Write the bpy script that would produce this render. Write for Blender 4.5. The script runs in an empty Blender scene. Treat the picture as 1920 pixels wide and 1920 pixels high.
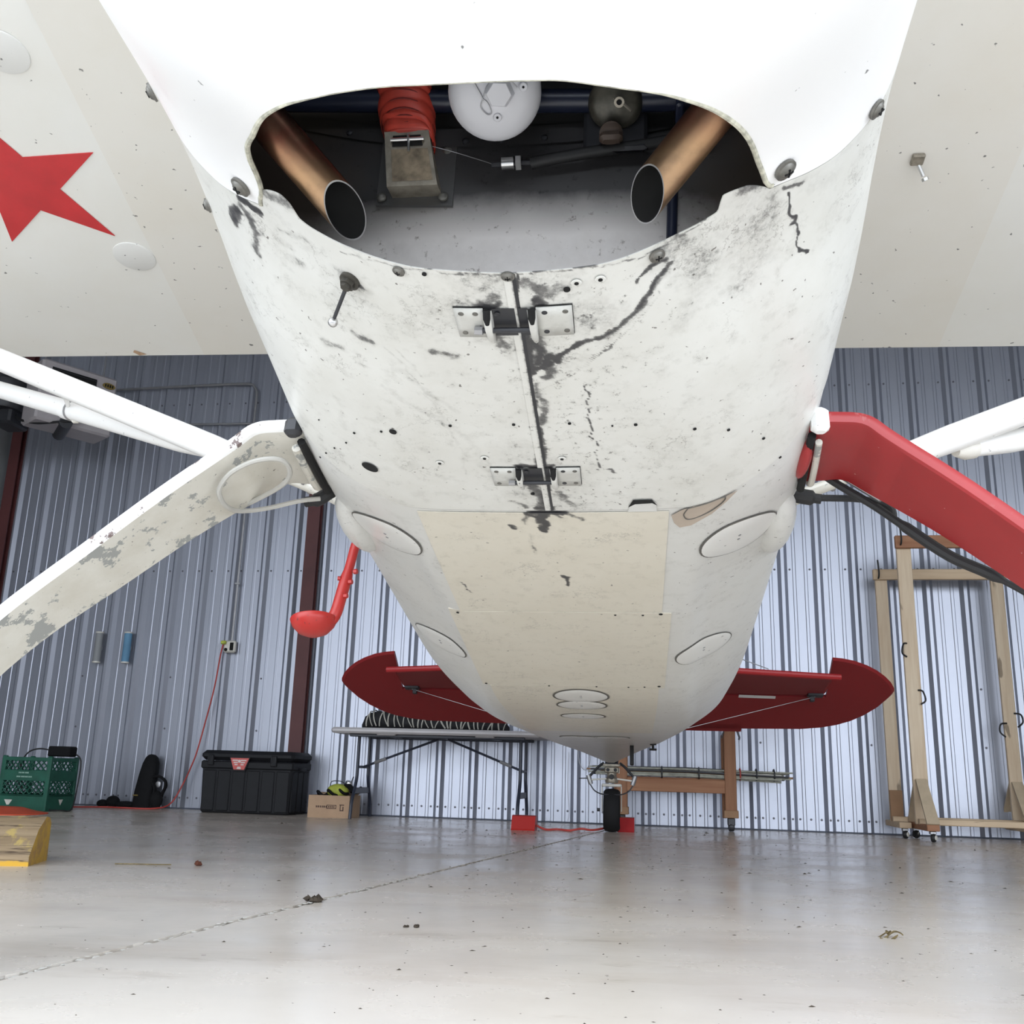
import bpy, math, random
import numpy as np
from mathutils import Matrix, Vector
D_ = bpy.data
SC = bpy.context.scene
COL = SC.collection

# ---------------------------------------------------------------- camera, sky, exposure
PITCH, ROLL, PSI, WALL, CAMH = 0.25751, 0.02939, 0.16072, 8.974, 0.4034
_fw = np.array([0, math.cos(PITCH), math.sin(PITCH)])
_up = np.array([0, -math.sin(PITCH), math.cos(PITCH)])
_rt = np.array([1.0, 0, 0])
_r2 = math.cos(ROLL) * _rt + math.sin(ROLL) * _up
_u2 = -math.sin(ROLL) * _rt + math.cos(ROLL) * _up
cam_d = D_.cameras.new('camera')
cam = D_.objects.new('camera', cam_d)
COL.objects.link(cam)
cam.matrix_world = Matrix(((_r2[0], _u2[0], -_fw[0], 0), (_r2[1], _u2[1], -_fw[1], 0),
                           (_r2[2], _u2[2], -_fw[2], CAMH), (0, 0, 0, 1)))
cam_d.sensor_width = 36
cam_d.lens = 36 * 1860 / 1920
cam_d.clip_start = 0.02
SC.camera = cam
w = D_.worlds.new('overcast_sky')
SC.world = w
w.use_nodes = True
bg = w.node_tree.nodes['Background']
bg.inputs[0].default_value = (0.87, 0.93, 1.0, 1)
bg.inputs[1].default_value = 3.2
SC.view_settings.view_transform = 'Standard'
SC.view_settings.look = 'None'
SC.view_settings.gamma = 1
SC.view_settings.use_curve_mapping = False
SC.view_settings.exposure = 0.62
SC.cycles.use_denoising = True
SC.cycles.max_bounces = 10
SC.cycles.diffuse_bounces = 7
pl = D_.lights.new('door_portal', 'AREA')
pl.shape = 'RECTANGLE'
pl.size = 11.6
pl.size_y = 4.3
pl.cycles.is_portal = True
DOOR_B = WALL - .1
plo = D_.objects.new('door_portal', pl)
COL.objects.link(plo)

# hangar frame: a along the back wall, b out from it, z up
_t = np.array([math.cos(PSI), -math.sin(PSI), 0])
_n = np.array([math.sin(PSI), math.cos(PSI), 0])
def H(a, b, z=0.0):
    return tuple(_n * (WALL - b) + _t * a + np.array([0, 0, z]))
plo.location = H(0.4, DOOR_B - 0.05, 2.2)
plo.rotation_euler = (math.radians(90), 0, -PSI)      # emits along +Y, into the hangar

# ---------------------------------------------------------------- mesh builder
class MB:
    def __init__(s):
        s.v = []; s.f = []
    def add(s, v, f):
        o = len(s.v)
        s.v.extend([tuple(map(float, p)) for p in v]); s.f.extend([tuple(i + o for i in q) for q in f])
        return s
    def box(s, c, d, ch=0.0, R=None, taper=1.0):
        hx, hy, hz = d[0] / 2, d[1] / 2, d[2] / 2
        ch = min(ch, hx * .9, hy * .9, hz * .9)
        V = []; F = []
        if ch <= 0:
            for z in (-1, 1):
                k = taper if z > 0 else 1
                V += [(-hx * k, -hy * k, z * hz), (hx * k, -hy * k, z * hz), (hx * k, hy * k, z * hz), (-hx * k, hy * k, z * hz)]
            F = [(3, 2, 1, 0), (4, 5, 6, 7), (0, 1, 5, 4), (1, 2, 6, 5), (2, 3, 7, 6), (3, 0, 4, 7)]
        else:
            def ring(x, y, z, c):
                return [(-x + c, -y, z), (x - c, -y, z), (x, -y + c, z), (x, y - c, z), (x - c, y, z), (-x + c, y, z), (-x, y - c, z), (-x, -y + c, z)]
            k = taper
            V = ring(hx - ch, hy - ch, -hz, ch * .5) + ring(hx, hy, -hz + ch, ch) + ring(hx * k, hy * k, hz - ch, ch) + ring((hx - ch) * k, (hy - ch) * k, hz, ch * .5)
            F = [tuple(range(7, -1, -1)), tuple(range(24, 32))]
            for l in range(3):
                for i in range(8):
                    j = (i + 1) % 8
                    F.append((l * 8 + i, l * 8 + j, l * 8 + 8 + j, l * 8 + 8 + i))
        if R is not None:
            V = [tuple(R @ Vector(p)) for p in V]
        V = [(p[0] + c[0], p[1] + c[1], p[2] + c[2]) for p in V]
        return s.add(V, F)
    def beam(s, p0, p1, wd, ht, ch=0.0, up=(0, 0, 1)):
        p0 = Vector(p0); p1 = Vector(p1); d = p1 - p0; L = d.length; x = d.normalized()
        y = Vector(up).cross(x)
        if y.length < 1e-4: y = Vector((0, 1, 0)).cross(x)
        y.normalize(); z = x.cross(y)
        R = Matrix((x, y, z)).transposed()
        return s.box((p0 + p1) / 2, (L, wd, ht), ch, R)
    def tube(s, pts, r, n=10, cap=True, flat=1.0, up=None):
        pts = [Vector(p) for p in pts]; m = len(pts)
        rr = [r] * m if np.isscalar(r) else list(r)
        V = []; F = []; ref = None
        for i, p in enumerate(pts):
            t = (pts[min(i + 1, m - 1)] - pts[max(i - 1, 0)]).normalized()
            if ref is None:
                ref = Vector(up) if up is not None else (Vector((0, 0, 1)) if abs(t.z) < .9 else Vector((1, 0, 0)))
            a = ref - t * ref.dot(t)
            if a.length < 1e-5: a = t.orthogonal()
            a.normalize(); b = t.cross(a)
            if up is None: ref = a
            for k in range(n):
                q = 2 * math.pi * k / n
                V.append(p + (a * math.cos(q) * flat + b * math.sin(q)) * rr[i])
        for i in range(m - 1):
            for k in range(n):
                j = (k + 1) % n
                F.append((i * n + k, i * n + j, i * n + n + j, i * n + n + k))
        if cap:
            F.append(tuple(range(n - 1, -1, -1))); F.append(tuple((m - 1) * n + k for k in range(n)))
        return s.add(V, F)
    def cyl(s, p0, p1, r, n=16, r1=None):
        return s.tube([p0, p1], [r, r if r1 is None else r1], n)
    def lathe(s, prof, n=24, c=(0, 0, 0), ax=(0, 0, 1), x=None):
        z = Vector(ax).normalized(); a = Vector(x) if x is not None else z.orthogonal(); a.normalize(); b = z.cross(a)
        V = []; F = []; m = len(prof); c = Vector(c)
        for (r, h) in prof:
            for k in range(n):
                q = 2 * math.pi * k / n
                V.append(c + z * h + (a * math.cos(q) + b * math.sin(q)) * max(r, 1e-5))
        for i in range(m - 1):
            for k in range(n):
                j = (k + 1) % n
                F.append((i * n + k, i * n + j, i * n + n + j, i * n + n + k))
        F.append(tuple(range(n - 1, -1, -1))); F.append(tuple((m - 1) * n + k for k in range(n)))
        return s.add(V, F)
    def prism(s, poly, vec):
        n = len(poly); vec = Vector(vec)
        V = [Vector(p) for p in poly]; V += [p + vec for p in V]
        F = [tuple(range(n - 1, -1, -1)), tuple(range(n, 2 * n))]
        for i in range(n):
            j = (i + 1) % n
            F.append((i, j, n + j, n + i))
        return s.add(V, F)
    def grid(s, P, wrap=False):
        m, n = P.shape[:2]; o = len(s.v)
        s.v.extend(map(tuple, P.reshape(-1, 3).tolist()))
        for i in range(m - 1):
            for j in range(n - 1 + (1 if wrap else 0)):
                k = (j + 1) % n
                s.f.append((o + i * n + j, o + i * n + k, o + i * n + n + k, o + i * n + n + j))
        return s
    def ball(s, c, r, n=12, m=8, sc=(1, 1, 1)):
        return s.lathe([(r * math.sin(math.pi * i / m) , -r * math.cos(math.pi * i / m)) for i in range(m + 1)], n, c) if sc == (1, 1, 1) else s._ell(c, r, n, m, sc)
    def _ell(s, c, r, n, m, sc):
        t = MB().lathe([(r * math.sin(math.pi * i / m), -r * math.cos(math.pi * i / m)) for i in range(m + 1)], n)
        return s.add([(c[0] + p[0] * sc[0], c[1] + p[1] * sc[1], c[2] + p[2] * sc[2]) for p in t.v], t.f)

def ob(name, mb, mat, parent=None, loc=None, sharp=35, label=None, kind=None, smooth=True, fix=True):
    me = D_.meshes.new(name)
    me.from_pydata(mb.v, [], mb.f)
    if fix and len(mb.f) < 20000:
        import bmesh
        b = bmesh.new(); b.from_mesh(me); bmesh.ops.recalc_face_normals(b, faces=b.faces); b.to_mesh(me); b.free()
    for m in (mat if isinstance(mat, (list, tuple)) else [mat]):
        me.materials.append(m)
    if smooth:
        me.shade_smooth()
        me.set_sharp_from_angle(angle=math.radians(sharp))
    o = D_.objects.new(name, me); COL.objects.link(o)
    if parent is not None: o.parent = parent
    if loc is not None: o.location = loc
    if label: o['label'] = label
    if kind: o['kind'] = kind
    return o
def empty(name, loc, rz=0.0):
    o = D_.objects.new(name, None); COL.objects.link(o); o.location = loc; o.rotation_euler = (0, 0, rz)
    o.empty_display_size = .1
    return o
def tag(o, label, cat, group=None):
    o['label'] = label; o['category'] = cat
    if group: o['group'] = group
    return o
def copy_tree(o, parent=None):
    c = o.copy(); COL.objects.link(c)
    if parent is not None: c.parent = parent
    for ch in list(o.children): copy_tree(ch, c)
    return c

# ---------------------------------------------------------------- materials
class NT:
    def __init__(s, name):
        s.m = D_.materials.new(name); s.m.use_nodes = True
        s.t = s.m.node_tree; s.b = s.t.nodes['Principled BSDF']
        s.co = s.t.nodes.new('ShaderNodeTexCoord').outputs['Object']
    def n(s, k, **kw):
        x = s.t.nodes.new(k)
        for a, v in kw.items():
            if a in x.inputs: s.put(x.inputs[a], v)
            else: setattr(x, a, v)
        return x
    def put(s, i, v):
        if isinstance(v, bpy.types.NodeSocket): s.t.links.new(v, i)
        else: i.default_value = v
    def noise(s, scale, detail=4, rough=.55, vec=None, sc3=None):
        v = s.co if vec is None else vec
        if sc3:
            mp = s.t.nodes.new('ShaderNodeMapping'); s.t.links.new(v, mp.inputs[0]); mp.inputs['Scale'].default_value = sc3; v = mp.outputs[0]
        x = s.t.nodes.new('ShaderNodeTexNoise'); s.t.links.new(v, x.inputs['Vector'])
        x.inputs['Scale'].default_value = scale; x.inputs['Detail'].default_value = detail; x.inputs['Roughness'].default_value = rough
        return x.outputs[0]
    def ramp(s, f, stops):
        x = s.t.nodes.new('ShaderNodeValToRGB'); s.t.links.new(f, x.inputs[0])
        e = x.color_ramp.elements
        while len(e) < len(stops): e.new(.5)
        for el, (p, c) in zip(e, stops):
            el.position = p; el.color = (c, c, c, 1) if np.isscalar(c) else (*c, 1)
        return x.outputs[0]
    def mix(s, f, a, b, mode='MIX'):
        x = s.t.nodes.new('ShaderNodeMix'); x.data_type = 'RGBA'; x.blend_type = mode
        s.put(x.inputs[0], f)
        for i, v in ((6, a), (7, b)):
            s.put(x.inputs[i], v if isinstance(v, bpy.types.NodeSocket) else (*v, 1))
        return x.outputs[2]
    def math(s, op, a, b=0.0, c=0.0, clamp=False):
        x = s.t.nodes.new('ShaderNodeMath'); x.operation = op; x.use_clamp = clamp
        s.put(x.inputs[0], a); s.put(x.inputs[1], b); s.put(x.inputs[2], c)
        return x.outputs[0]
    def attr(s, name):
        x = s.t.nodes.new('ShaderNodeAttribute'); x.attribute_name = name
        return x.outputs['Fac']
    def sep(s):
        x = s.t.nodes.new('ShaderNodeSeparateXYZ'); s.t.links.new(s.co, x.inputs[0]); return x.outputs
    def bump(s, h, strength=.3, dist=.002):
        x = s.t.nodes.new('ShaderNodeBump'); s.t.links.new(h, x.inputs['Height'])
        x.inputs['Strength'].default_value = strength; x.inputs['Distance'].default_value = dist
        s.t.links.new(x.outputs[0], s.b.inputs['Normal'])
    def out(s, col, rough, metal=0.0, spec=.5):
        i = s.b.inputs
        s.put(i['Base Color'], col if isinstance(col, bpy.types.NodeSocket) else (*col, 1))
        s.put(i['Roughness'], rough); s.put(i['Metallic'], metal); s.put(i['Specular IOR Level'], spec)
        return s.m
def plain(name, c, rough=.5, metal=0.0, var=.12, scale=9.0, bump=0.0, spec=.5):
    m = NT(name)
    k = m.noise(scale, 5)
    col = m.mix(m.ramp(k, [(.3, 0), (.7, 1)]), tuple(x * (1 - var) for x in c), tuple(min(1, x * (1 + var)) for x in c))
    if bump: m.bump(m.noise(scale * 8, 3), bump, .002)
    return m.out(col, rough, metal, spec)
def painted(name, c, chip=(.05, .05, .05), rough=.3, specks=.70, film=(.55, .52, .46), filmk=.25, sc=60, big=.72):
    """gloss paint with a dusty film, fly specks and small chips"""
    m = NT(name)
    f = m.ramp(m.noise(3.2, 6, .6), [(.42, 0), (.75, filmk)])
    col = m.mix(f, c, tuple(a * b / .62 for a, b in zip(c, film)))
    sp = m.ramp(m.noise(sc, 2, .5), [(specks, 0), (specks + .03, .8)])
    col = m.mix(sp, col, chip)
    b2 = m.ramp(m.noise(11, 8, .7), [(big, 0), (big + .02, .75)])
    col = m.mix(b2, col, chip)
    return m.out(col, rough)
def wood(name, c1, c2, axis=2, scale=1.0):
    m = NT(name)
    sc = [14, 14, 14]; sc[axis] = .9
    k = m.noise(2.2 * scale, 6, .6, sc3=tuple(sc))
    col = m.mix(m.ramp(k, [(.3, 0), (.7, 1)]), c1, c2)
    sc2 = [5, 5, 5]; sc2[axis] = 1.6
    kn = m.ramp(m.noise(2.6, 2, .4, sc3=tuple(sc2)), [(.70, 0), (.74, .8)])
    col = m.mix(kn, col, tuple(x * .35 for x in c1))
    m.bump(k, .2, .002)
    return m.out(col, .65)

M = {}
M['white'] = painted('white_paint', (.80, .80, .79), filmk=.12, specks=.735, big=.78)
M['wing'] = painted('wing_paint', (.74, .735, .70), filmk=.25, specks=.73, sc=42, big=.77, rough=.4)
M['root'] = painted('wing_root_paint', (.725, .705, .655), filmk=.3, specks=.71, sc=42, big=.75, rough=.4)
M['red'] = painted('red_paint', (.34, .017, .02), chip=(.6, .45, .42), film=(.56, .6, .6), specks=.76, big=.79, rough=.32)
M['tailred'] = painted('dull_red_paint', (.235, .011, .014), chip=(.2, .02, .02), film=(.5, .5, .5), specks=.8, big=.85, rough=.5)
M['starred'] = plain('star_red', (.50, .022, .026), .45)
M['brightred'] = painted('orange_red_paint', (.40, .020, .016), chip=(.10, .02, .02), specks=.70, sc=90, big=.74, rough=.35)
M['black'] = plain('black_rubber', (.010, .010, .011), .6)
M['dark'] = plain('dark_metal', (.03, .031, .036), .42, .2)
M['void'] = plain('dark_hole', (.004, .004, .004), .9)
M['soot_shade'] = plain('shaded_inner_paint', (.022, .022, .024), .6, bump=.1)  # inner skins darkened in colour to keep the cowl inside in shade
M['steel'] = plain('bright_steel', (.62, .62, .62), .28, 1.0)
M['grey'] = plain('grey_metal', (.33, .33, .34), .4, .7)
M['cadmium'] = plain('dull_plated_metal', (.30, .27, .22), .45, .6, var=.35, scale=40)
M['domepaint'] = plain('pale_grey_enamel', (.60, .60, .63), .35, var=.04)
M['navy'] = plain('dark_blue_enamel', (.012, .016, .035), .35)
M['tube'] = plain('grey_hose', (.42, .41, .38), .5)
M['blue'] = plain('blue_cloth_tape', (.03, .12, .24), .7)
M['column'] = plain('red_oxide_primer', (.085, .022, .022), .55, var=.2, scale=3)
M['tire'] = plain('tyre_rubber', (.008, .008, .009), .8, bump=.2, spec=.3)
M['pine'] = wood('pale_pine', (.58, .44, .30), (.70, .58, .43))
M['pineh'] = wood('pale_pine_rail', (.50, .36, .23), (.62, .48, .33), 0)
M['fir'] = wood('orange_fir', (.22, .095, .045), (.30, .14, .07))
M['firh'] = wood('orange_fir_rail', (.27, .115, .055), (.36, .175, .09), 0)
M['ply'] = plain('plywood', (.50, .40, .28), .7, var=.1, scale=12)
M['plydark'] = plain('brown_board', (.30, .17, .09), .7, var=.1)
M['plastic'] = plain('pale_table_plastic', (.55, .53, .54), .5, var=.05)
M['legpaint'] = plain('blue_black_leg_paint', (.022, .027, .045), .4)
M['boxblack'] = plain('black_box_plastic', (.010, .0105, .013), .6, bump=.15, scale=20, spec=.3)
M['card'] = plain('cardboard', (.42, .28, .18), .8, var=.08)
M['ink'] = plain('brown_print', (.10, .06, .045), .8)
M['crate'] = plain('green_crate_plastic', (.008, .085, .055), .5, var=.2)
M['print'] = plain('faded_white_print', (.28, .45, .38), .6)
M['orange'] = plain('orange_plastic', (.75, .10, .04), .45)
M['cordred'] = plain('red_cord', (.42, .05, .04), .5)
M['nylon'] = plain('black_nylon', (.006, .006, .007), .85, bump=.3, scale=30, spec=.25)
M['cream'] = plain('cream_plastic', (.62, .60, .55), .5)
M['heater'] = plain('pinkish_grey_enamel', (.42, .39, .40), .45, var=.05)
M['bluetube'] = plain('dusty_blue_foam', (.12, .27, .42), .7)
M['lime'] = plain('lime_webbing', (.38, .42, .06), .7, var=.25, scale=20)
M['stick'] = plain('weathered_sticks', (.33, .33, .28), .7, var=.3, scale=25)
M['clothdark'] = plain('dark_cover_cloth', (.014, .014, .016), .85, bump=.3, scale=20)
M['cordwhite'] = plain('white_cord', (.50, .48, .43), .7)
M['mud'] = plain('dried_mud', (.045, .034, .024), .9, bump=.5, scale=60)
M['rust'] = plain('rusty_bit', (.10, .03, .015), .9)
M['leaf'] = plain('dry_leaf', (.17, .13, .06), .8, var=.4, scale=60)
M['joint'] = plain('joint_dirt', (.025, .023, .021), .9)
M['flake'] = plain('white_joint_flakes', (.66, .65, .62), .6, var=.2, scale=90)
M['gold'] = plain('gold_badge', (.28, .20, .06), .4, .4)
M['badgered'] = plain('red_badge', (.55, .10, .09), .5)
M['badgewhite'] = plain('badge_white', (.62, .55, .53), .5)

# corrugated wall sheet: pale blue-white enamel
m = NT('wall_sheet_enamel')
k = m.noise(.9, 4)
c = m.mix(m.ramp(k, [(.3, 0), (.7, 1)]), (.36, .38, .445), (.40, .42, .485))
M['sheet'] = m.out(c, .36, .7, .6)
M['screw'] = plain('wall_screw', (.14, .14, .16), .5, .5)

# sealed concrete floor
m = NT('sealed_concrete')
big = m.noise(.55, 6, .6)
c = m.mix(m.ramp(big, [(.3, 0), (.7, 1)]), (.72, .672, .612), (.785, .745, .692))
st = m.ramp(m.noise(1.3, 8, .68, sc3=(.55, 2.2, 1)), [(.5, 0), (.78, .42)])
c = m.mix(st, c, (.47, .385, .30))
st2 = m.ramp(m.noise(3.4, 9, .72, sc3=(.5, 1.7, 1)), [(.585, 0), (.70, .42)])
c = m.mix(st2, c, (.34, .275, .215))
sp = m.ramp(m.noise(38, 3, .55), [(.70, 0), (.73, .85)])
msk = m.ramp(m.noise(1.1, 4, .6), [(.42, 0), (.6, 1)])
c = m.mix(m.math('MULTIPLY', sp, msk), c, (.07, .055, .045))
x, y, z = m.sep()
film = m.ramp(m.math('ADD', m.math('MULTIPLY', y, .12), m.math('MULTIPLY', m.math('SUBTRACT', m.noise(.8, 6, .6), .5), .9)), [(.22, 0), (.75, .55)])
c = m.mix(film, c, (.44, .35, .275))      # brown dust trodden in toward the back of the hangar
wsp = m.ramp(m.noise(55, 2, .5), [(.745, 0), (.765, .8)])
c = m.mix(wsp, c, (.75, .74, .72))
rg = m.ramp(m.noise(1.8, 6, .6), [(.3, .17), (.7, .34)])
m.bump(m.noise(2.2, 5, .5), .05, .01)
M['floor'] = m.out(c, rg, 0, .45)
M['apron'] = plain('outdoor_concrete', (.36, .355, .35), .85, var=.06, scale=1.5)
M['liner'] = plain('grey_liner', (.26, .27, .28), .6, var=.04, scale=1)

RIB0 = -.259
# ---------------------------------------------------------------- the hangar
A0, A1, ZC = -6.79, 7.5, 5.0
wall = empty('wall_back', H(0, 0, 0), -PSI)
wall['kind'] = 'structure'
PROF = [(0, 0), (.004, 0), (.034, .032), (.062, .032), (.092, 0), (.134, 0), (.140, .004), (.160, .004), (.166, 0), (.233, 0), (.239, .004), (.259, .004), (.265, 0)]
mb = MB()
pts = []
for q in range(3):
    pts += [(q * .3048 + x, y) for x, y in PROF]
pts.append((.9144, 0))
P = np.array([[(x, -y, z) for x, y in pts] for z in (0.012, ZC)])
mb.grid(P)
PHASE = RIB0
sheet0 = None
k = 0
a = PHASE - .9144 * 9
while a < A1 - .3:
    if a > A0 - .95:
        if sheet0 is None:
            sheet0 = ob('wall_panel', mb, M['sheet'], wall, (a, 0, 0), sharp=10, fix=False); o = sheet0
        else:
            o = sheet0.copy(); COL.objects.link(o); o.parent = wall; o.location = (a, 0, 0)
    a += .9144
mb = MB()
for z, xs in ((.10, (.112, .20, .285, .048)), (2.235, (.112, .285)), (3.98, (.112, .285)), (1.2, (.112,)), (.72, (.112,))):
    a = PHASE - .9144 * 8
    i = 0
    while a < A1:
        for x in (xs if z not in (1.2, .72) or i % 3 == 0 else ()):
            if A0 + .1 < a + x < A1 - .1:
                y = .0345 if x == .048 else .0025
                mb.lathe([(.010, -.002), (.010, .001), (.006, .002), (.006, .007)], 6, (a + x, -y, z), (0, -1, 0))
        a += .3048; i += 1
o = ob('screw', mb, M['screw'], wall, kind='stuff', sharp=30)
mb = MB().box(((A0 + A1) / 2, .02, ZC / 2), (A1 - A0, .02, ZC))
ob('wall_backing', mb, M['liner'], wall)
mb = MB().box(((A0 + A1) / 2, -.004, .006), (A1 - A0, .012, .012))
ob('base_trim', mb, plain('dark_base_trim', (.06, .07, .10), .6), wall)

def plane(name, pts, mat, label=None):
    o = ob(name, MB().add(pts, [tuple(range(len(pts)))]), mat, fix=False, smooth=False); o['kind'] = 'structure'
    return o
def slab(name, c, d, mat):
    o = ob(name, MB().box((0, 0, 0), d), mat, smooth=False); o.location = H(*c); o.rotation_euler = (0, 0, -PSI); o['kind'] = 'structure'
    return o
DEP = DOOR_B
slab('wall_left', (A0 - .06, DEP / 2, ZC / 2), (.1, DEP, ZC), M['liner'])
slab('wall_right', (A1 + .06, DEP / 2, ZC / 2), (.1, DEP, ZC), M['liner'])
slab('ceiling', ((A0 + A1) / 2, DEP / 2, ZC + .06), (A1 - A0, DEP, .1), M['liner'])
slab('wall_front', ((A0 + A1) / 2, DEP + .06, 4.72), (A1 - A0, .1, .75), M['liner'])
slab('ground', ((A0 + A1) / 2, DEP + 25, -.06), (80, 50, .1), M['apron'])
# floor: two pours meeting at a ragged joint
rnd = random.Random(3)
bs = np.arange(-.04, DEP + .001, .03)
ja = -1.259 + (7.10 - bs) * .1238
mb = MB(); mf = MB(); mj = MB()
L = []; Rr = []
for b_, a_ in zip(bs, ja):
    L.append(a_ - .009 - abs(rnd.gauss(0, .0045))); Rr.append(a_ + .009 + abs(rnd.gauss(0, .0045)))
for side, E, edge in ((0, L, A0), (1, Rr, A1)):
    top = [H(e, b_, 0) for e, b_ in zip(E, bs)]; far = [H(edge, b_, 0) for b_ in bs]; dn = [H(e, b_, -.012) for e, b_ in zip(E, bs)]
    n = len(bs); F = []
    for i in range(n - 1):
        F.append((i, i + 1, n + i + 1, n + i) if side == 0 else (i, n + i, n + i + 1, i + 1)); F.append((i, i + 1, 2 * n + i + 1, 2 * n + i))
    mb.add(top + far + dn, F)
floor = ob('floor', mb, M['floor'], fix=False, smooth=False); floor['kind'] = 'structure'
mj.grid(np.array([[H(x - .035, b_, -.009) for x, b_ in zip(ja, bs)], [H(x + .035, b_, -.009) for x, b_ in zip(ja, bs)]]))
ob('joint_bed', mj, M['joint'], floor, fix=False)
b_ = -.02
while b_ < DEP - .05:
    l = rnd.uniform(.008, .035); x = -1.259 + (7.10 - b_) * .1238 + rnd.gauss(0, .0045); wd = rnd.uniform(.003, .0095); z = rnd.uniform(-.004, .002)
    mf.add([H(x - wd * .6, b_, z), H(x - wd, b_ + l * .4, z + rnd.uniform(0, .0012)), H(x - wd * .3, b_ + l, z), H(x + wd * .7, b_ + l * .8, z), H(x + wd, b_ + l * .3, z + .0006)], [(0, 1, 2, 3, 4)])
    b_ += l * rnd.uniform(.5, 1.9)
ob('joint_flakes', mf, M['flake'], floor, kind='stuff', fix=False, smooth=False)

def column(name, a, lean, wd, label):
    e = MB()
    z = ZC
    # I-section, tapered web
    for y0, y1, ww in ((0, .012, wd), (.07, .082, wd)):
        k0, k1 = (0, 0) if y0 == 0 else (0, lean)
        e.add([(-ww / 2, -y0 - k0, 0), (ww / 2, -y0 - k0, 0), (ww / 2, -y1 - k0, 0), (-ww / 2, -y1 - k0, 0), (-ww / 2, -y0 - k1, z), (ww / 2, -y0 - k1, z), (ww / 2, -y1 - k1, z), (-ww / 2, -y1 - k1, z)],
              [(3, 2, 1, 0), (4, 5, 6, 7), (0, 1, 5, 4), (1, 2, 6, 5), (2, 3, 7, 6), (3, 0, 4, 7)])
    e.add([(-.004, 0, 0), (.004, 0, 0), (.004, -.075, 0), (-.004, -.075, 0), (-.004, 0, z), (.004, 0, z), (.004, -.075 - lean, z), (-.004, -.075 - lean, z)],
          [(3, 2, 1, 0), (4, 5, 6, 7), (0, 1, 5, 4), (1, 2, 6, 5), (2, 3, 7, 6), (3, 0, 4, 7)])
    o = ob(name, e, M['column'], smooth=False); o.location = H(a, .034, 0); o.rotation_euler = (0, 0, -PSI); o['kind'] = 'structure'; o['label'] = label
    return o
column('trim_1', -3.375, .0, .125, 'dark red steel column behind the black storage chest')
column('trim_2', -6.67, .0, .11, 'dark red steel column in the far corner beside the heater')

# ---------------------------------------------------------------- things along the wall
def Hpts(L): return [Vector(H(*p)) for p in L]
def spline(pts, n=8):
    pts = [np.array(p, float) for p in pts]; out = []
    for i in range(len(pts) - 1):
        p0 = pts[max(i - 1, 0)]; p1 = pts[i]; p2 = pts[i + 1]; p3 = pts[min(i + 2, len(pts) - 1)]
        for k in range(n):
            t = k / n
            out.append(.5 * ((2 * p1) + (-p0 + p2) * t + (2 * p0 - 5 * p1 + 4 * p2 - p3) * t * t + (-p0 + 3 * p1 - 3 * p2 + p3) * t ** 3))
    out.append(pts[-1])
    return [tuple(p) for p in out]

# folding table
T = tag(empty('folding_table', H(-1.93, .40, 0), -PSI), 'pale plastic folding table with dark metal legs against the corrugated wall', 'table')
ob('tabletop', MB().box((0, 0, .716), (1.78, .74, .048), .016), M['plastic'], T)
mb = MB()
for y in (-.27, .27): mb.box((0, y, .680), (1.5, .03, .026), .005)
for x in (-.45, 0, .45): mb.box((x, 0, .684), (.05, .54, .02), .004)
ob('apron_frame', mb, M['legpaint'], T)
for x in (-.42, .42): ob('moulded_rim', MB().box((x, -.30, .688), (.16, .06, .014), .004), M['plastic'], T)
for sx in (-1, 1):
    x = sx * .70
    for sy in (-1, 1):
        pts = [(x, sy * .16, .675), (x, sy * .16, .40), (x, sy * .165, .33), (x, sy * .20, .25), (x, sy * .265, .13), (x, sy * .285, .0)]
        ob('leg', MB().tube(spline(pts, 5), .0145, 10), M['legpaint'], T)
    ob('leg_plate', MB().box((x, 0, .225), (.012, .40, .05), .003), M['legpaint'], T)
    ob('cross_tube', MB().tube([(x, -.16, .42), (x, .16, .42)], .011, 8), M['legpaint'], T)
    br = ob('brace', MB().tube([(x, 0, .42), (sx * .04, 0, .670)], .010, 8), M['legpaint'], T)
    ob('brace_sleeve', MB().tube([(x - sx * .10, 0, .458), (x - sx * .20, 0, .496)], .014, 8), M['grey'], br)

# cover rolled on the table
rc = tag(empty('rolled_cover', H(-2.0, .52, .741), -PSI), 'long lumpy roll of dark cloth tied with white cords on the folding table', 'cover')
rr = random.Random(8)
xs = np.linspace(-.62, .66, 40)
hh = np.interp(xs, [-.62, -.58, -.50, -.35, -.1, .3, .62, .66], [.02, .06, .075, .07, .055, .046, .04, .02])
mb = MB(); P = []
for x, hgt in zip(xs, hh):
    row = []
    for k in range(14):
        q = 2 * math.pi * k / 14
        j = 1 + rr.uniform(-.12, .12)
        row.append((x, math.cos(q) * hgt * 1.5 * j, hgt + math.sin(q) * hgt * (j if math.sin(q) > -.3 else 1)))
    P.append(row)
mb.grid(np.array(P), wrap=True); mb.f.append(tuple(range(14))); mb.f.append(tuple(range(39 * 14, 40 * 14)))
ob('cloth_roll', mb, M['clothdark'], rc, sharp=60)
for i in range(30):
    x = -.56 + i * .0405 + rr.uniform(-.012, .012); hgt = float(np.interp(x, xs, hh)); tl = rr.uniform(-.035, .035)
    pts = [(x + tl * math.sin(q), math.cos(q) * hgt * 1.62, hgt + math.sin(q) * hgt * 1.1) for q in np.linspace(-.7, math.pi + .7, 14)]
    ob('tie', MB().tube(pts, rr.uniform(.004, .0075), 6), M['cordwhite'], rc)

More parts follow.
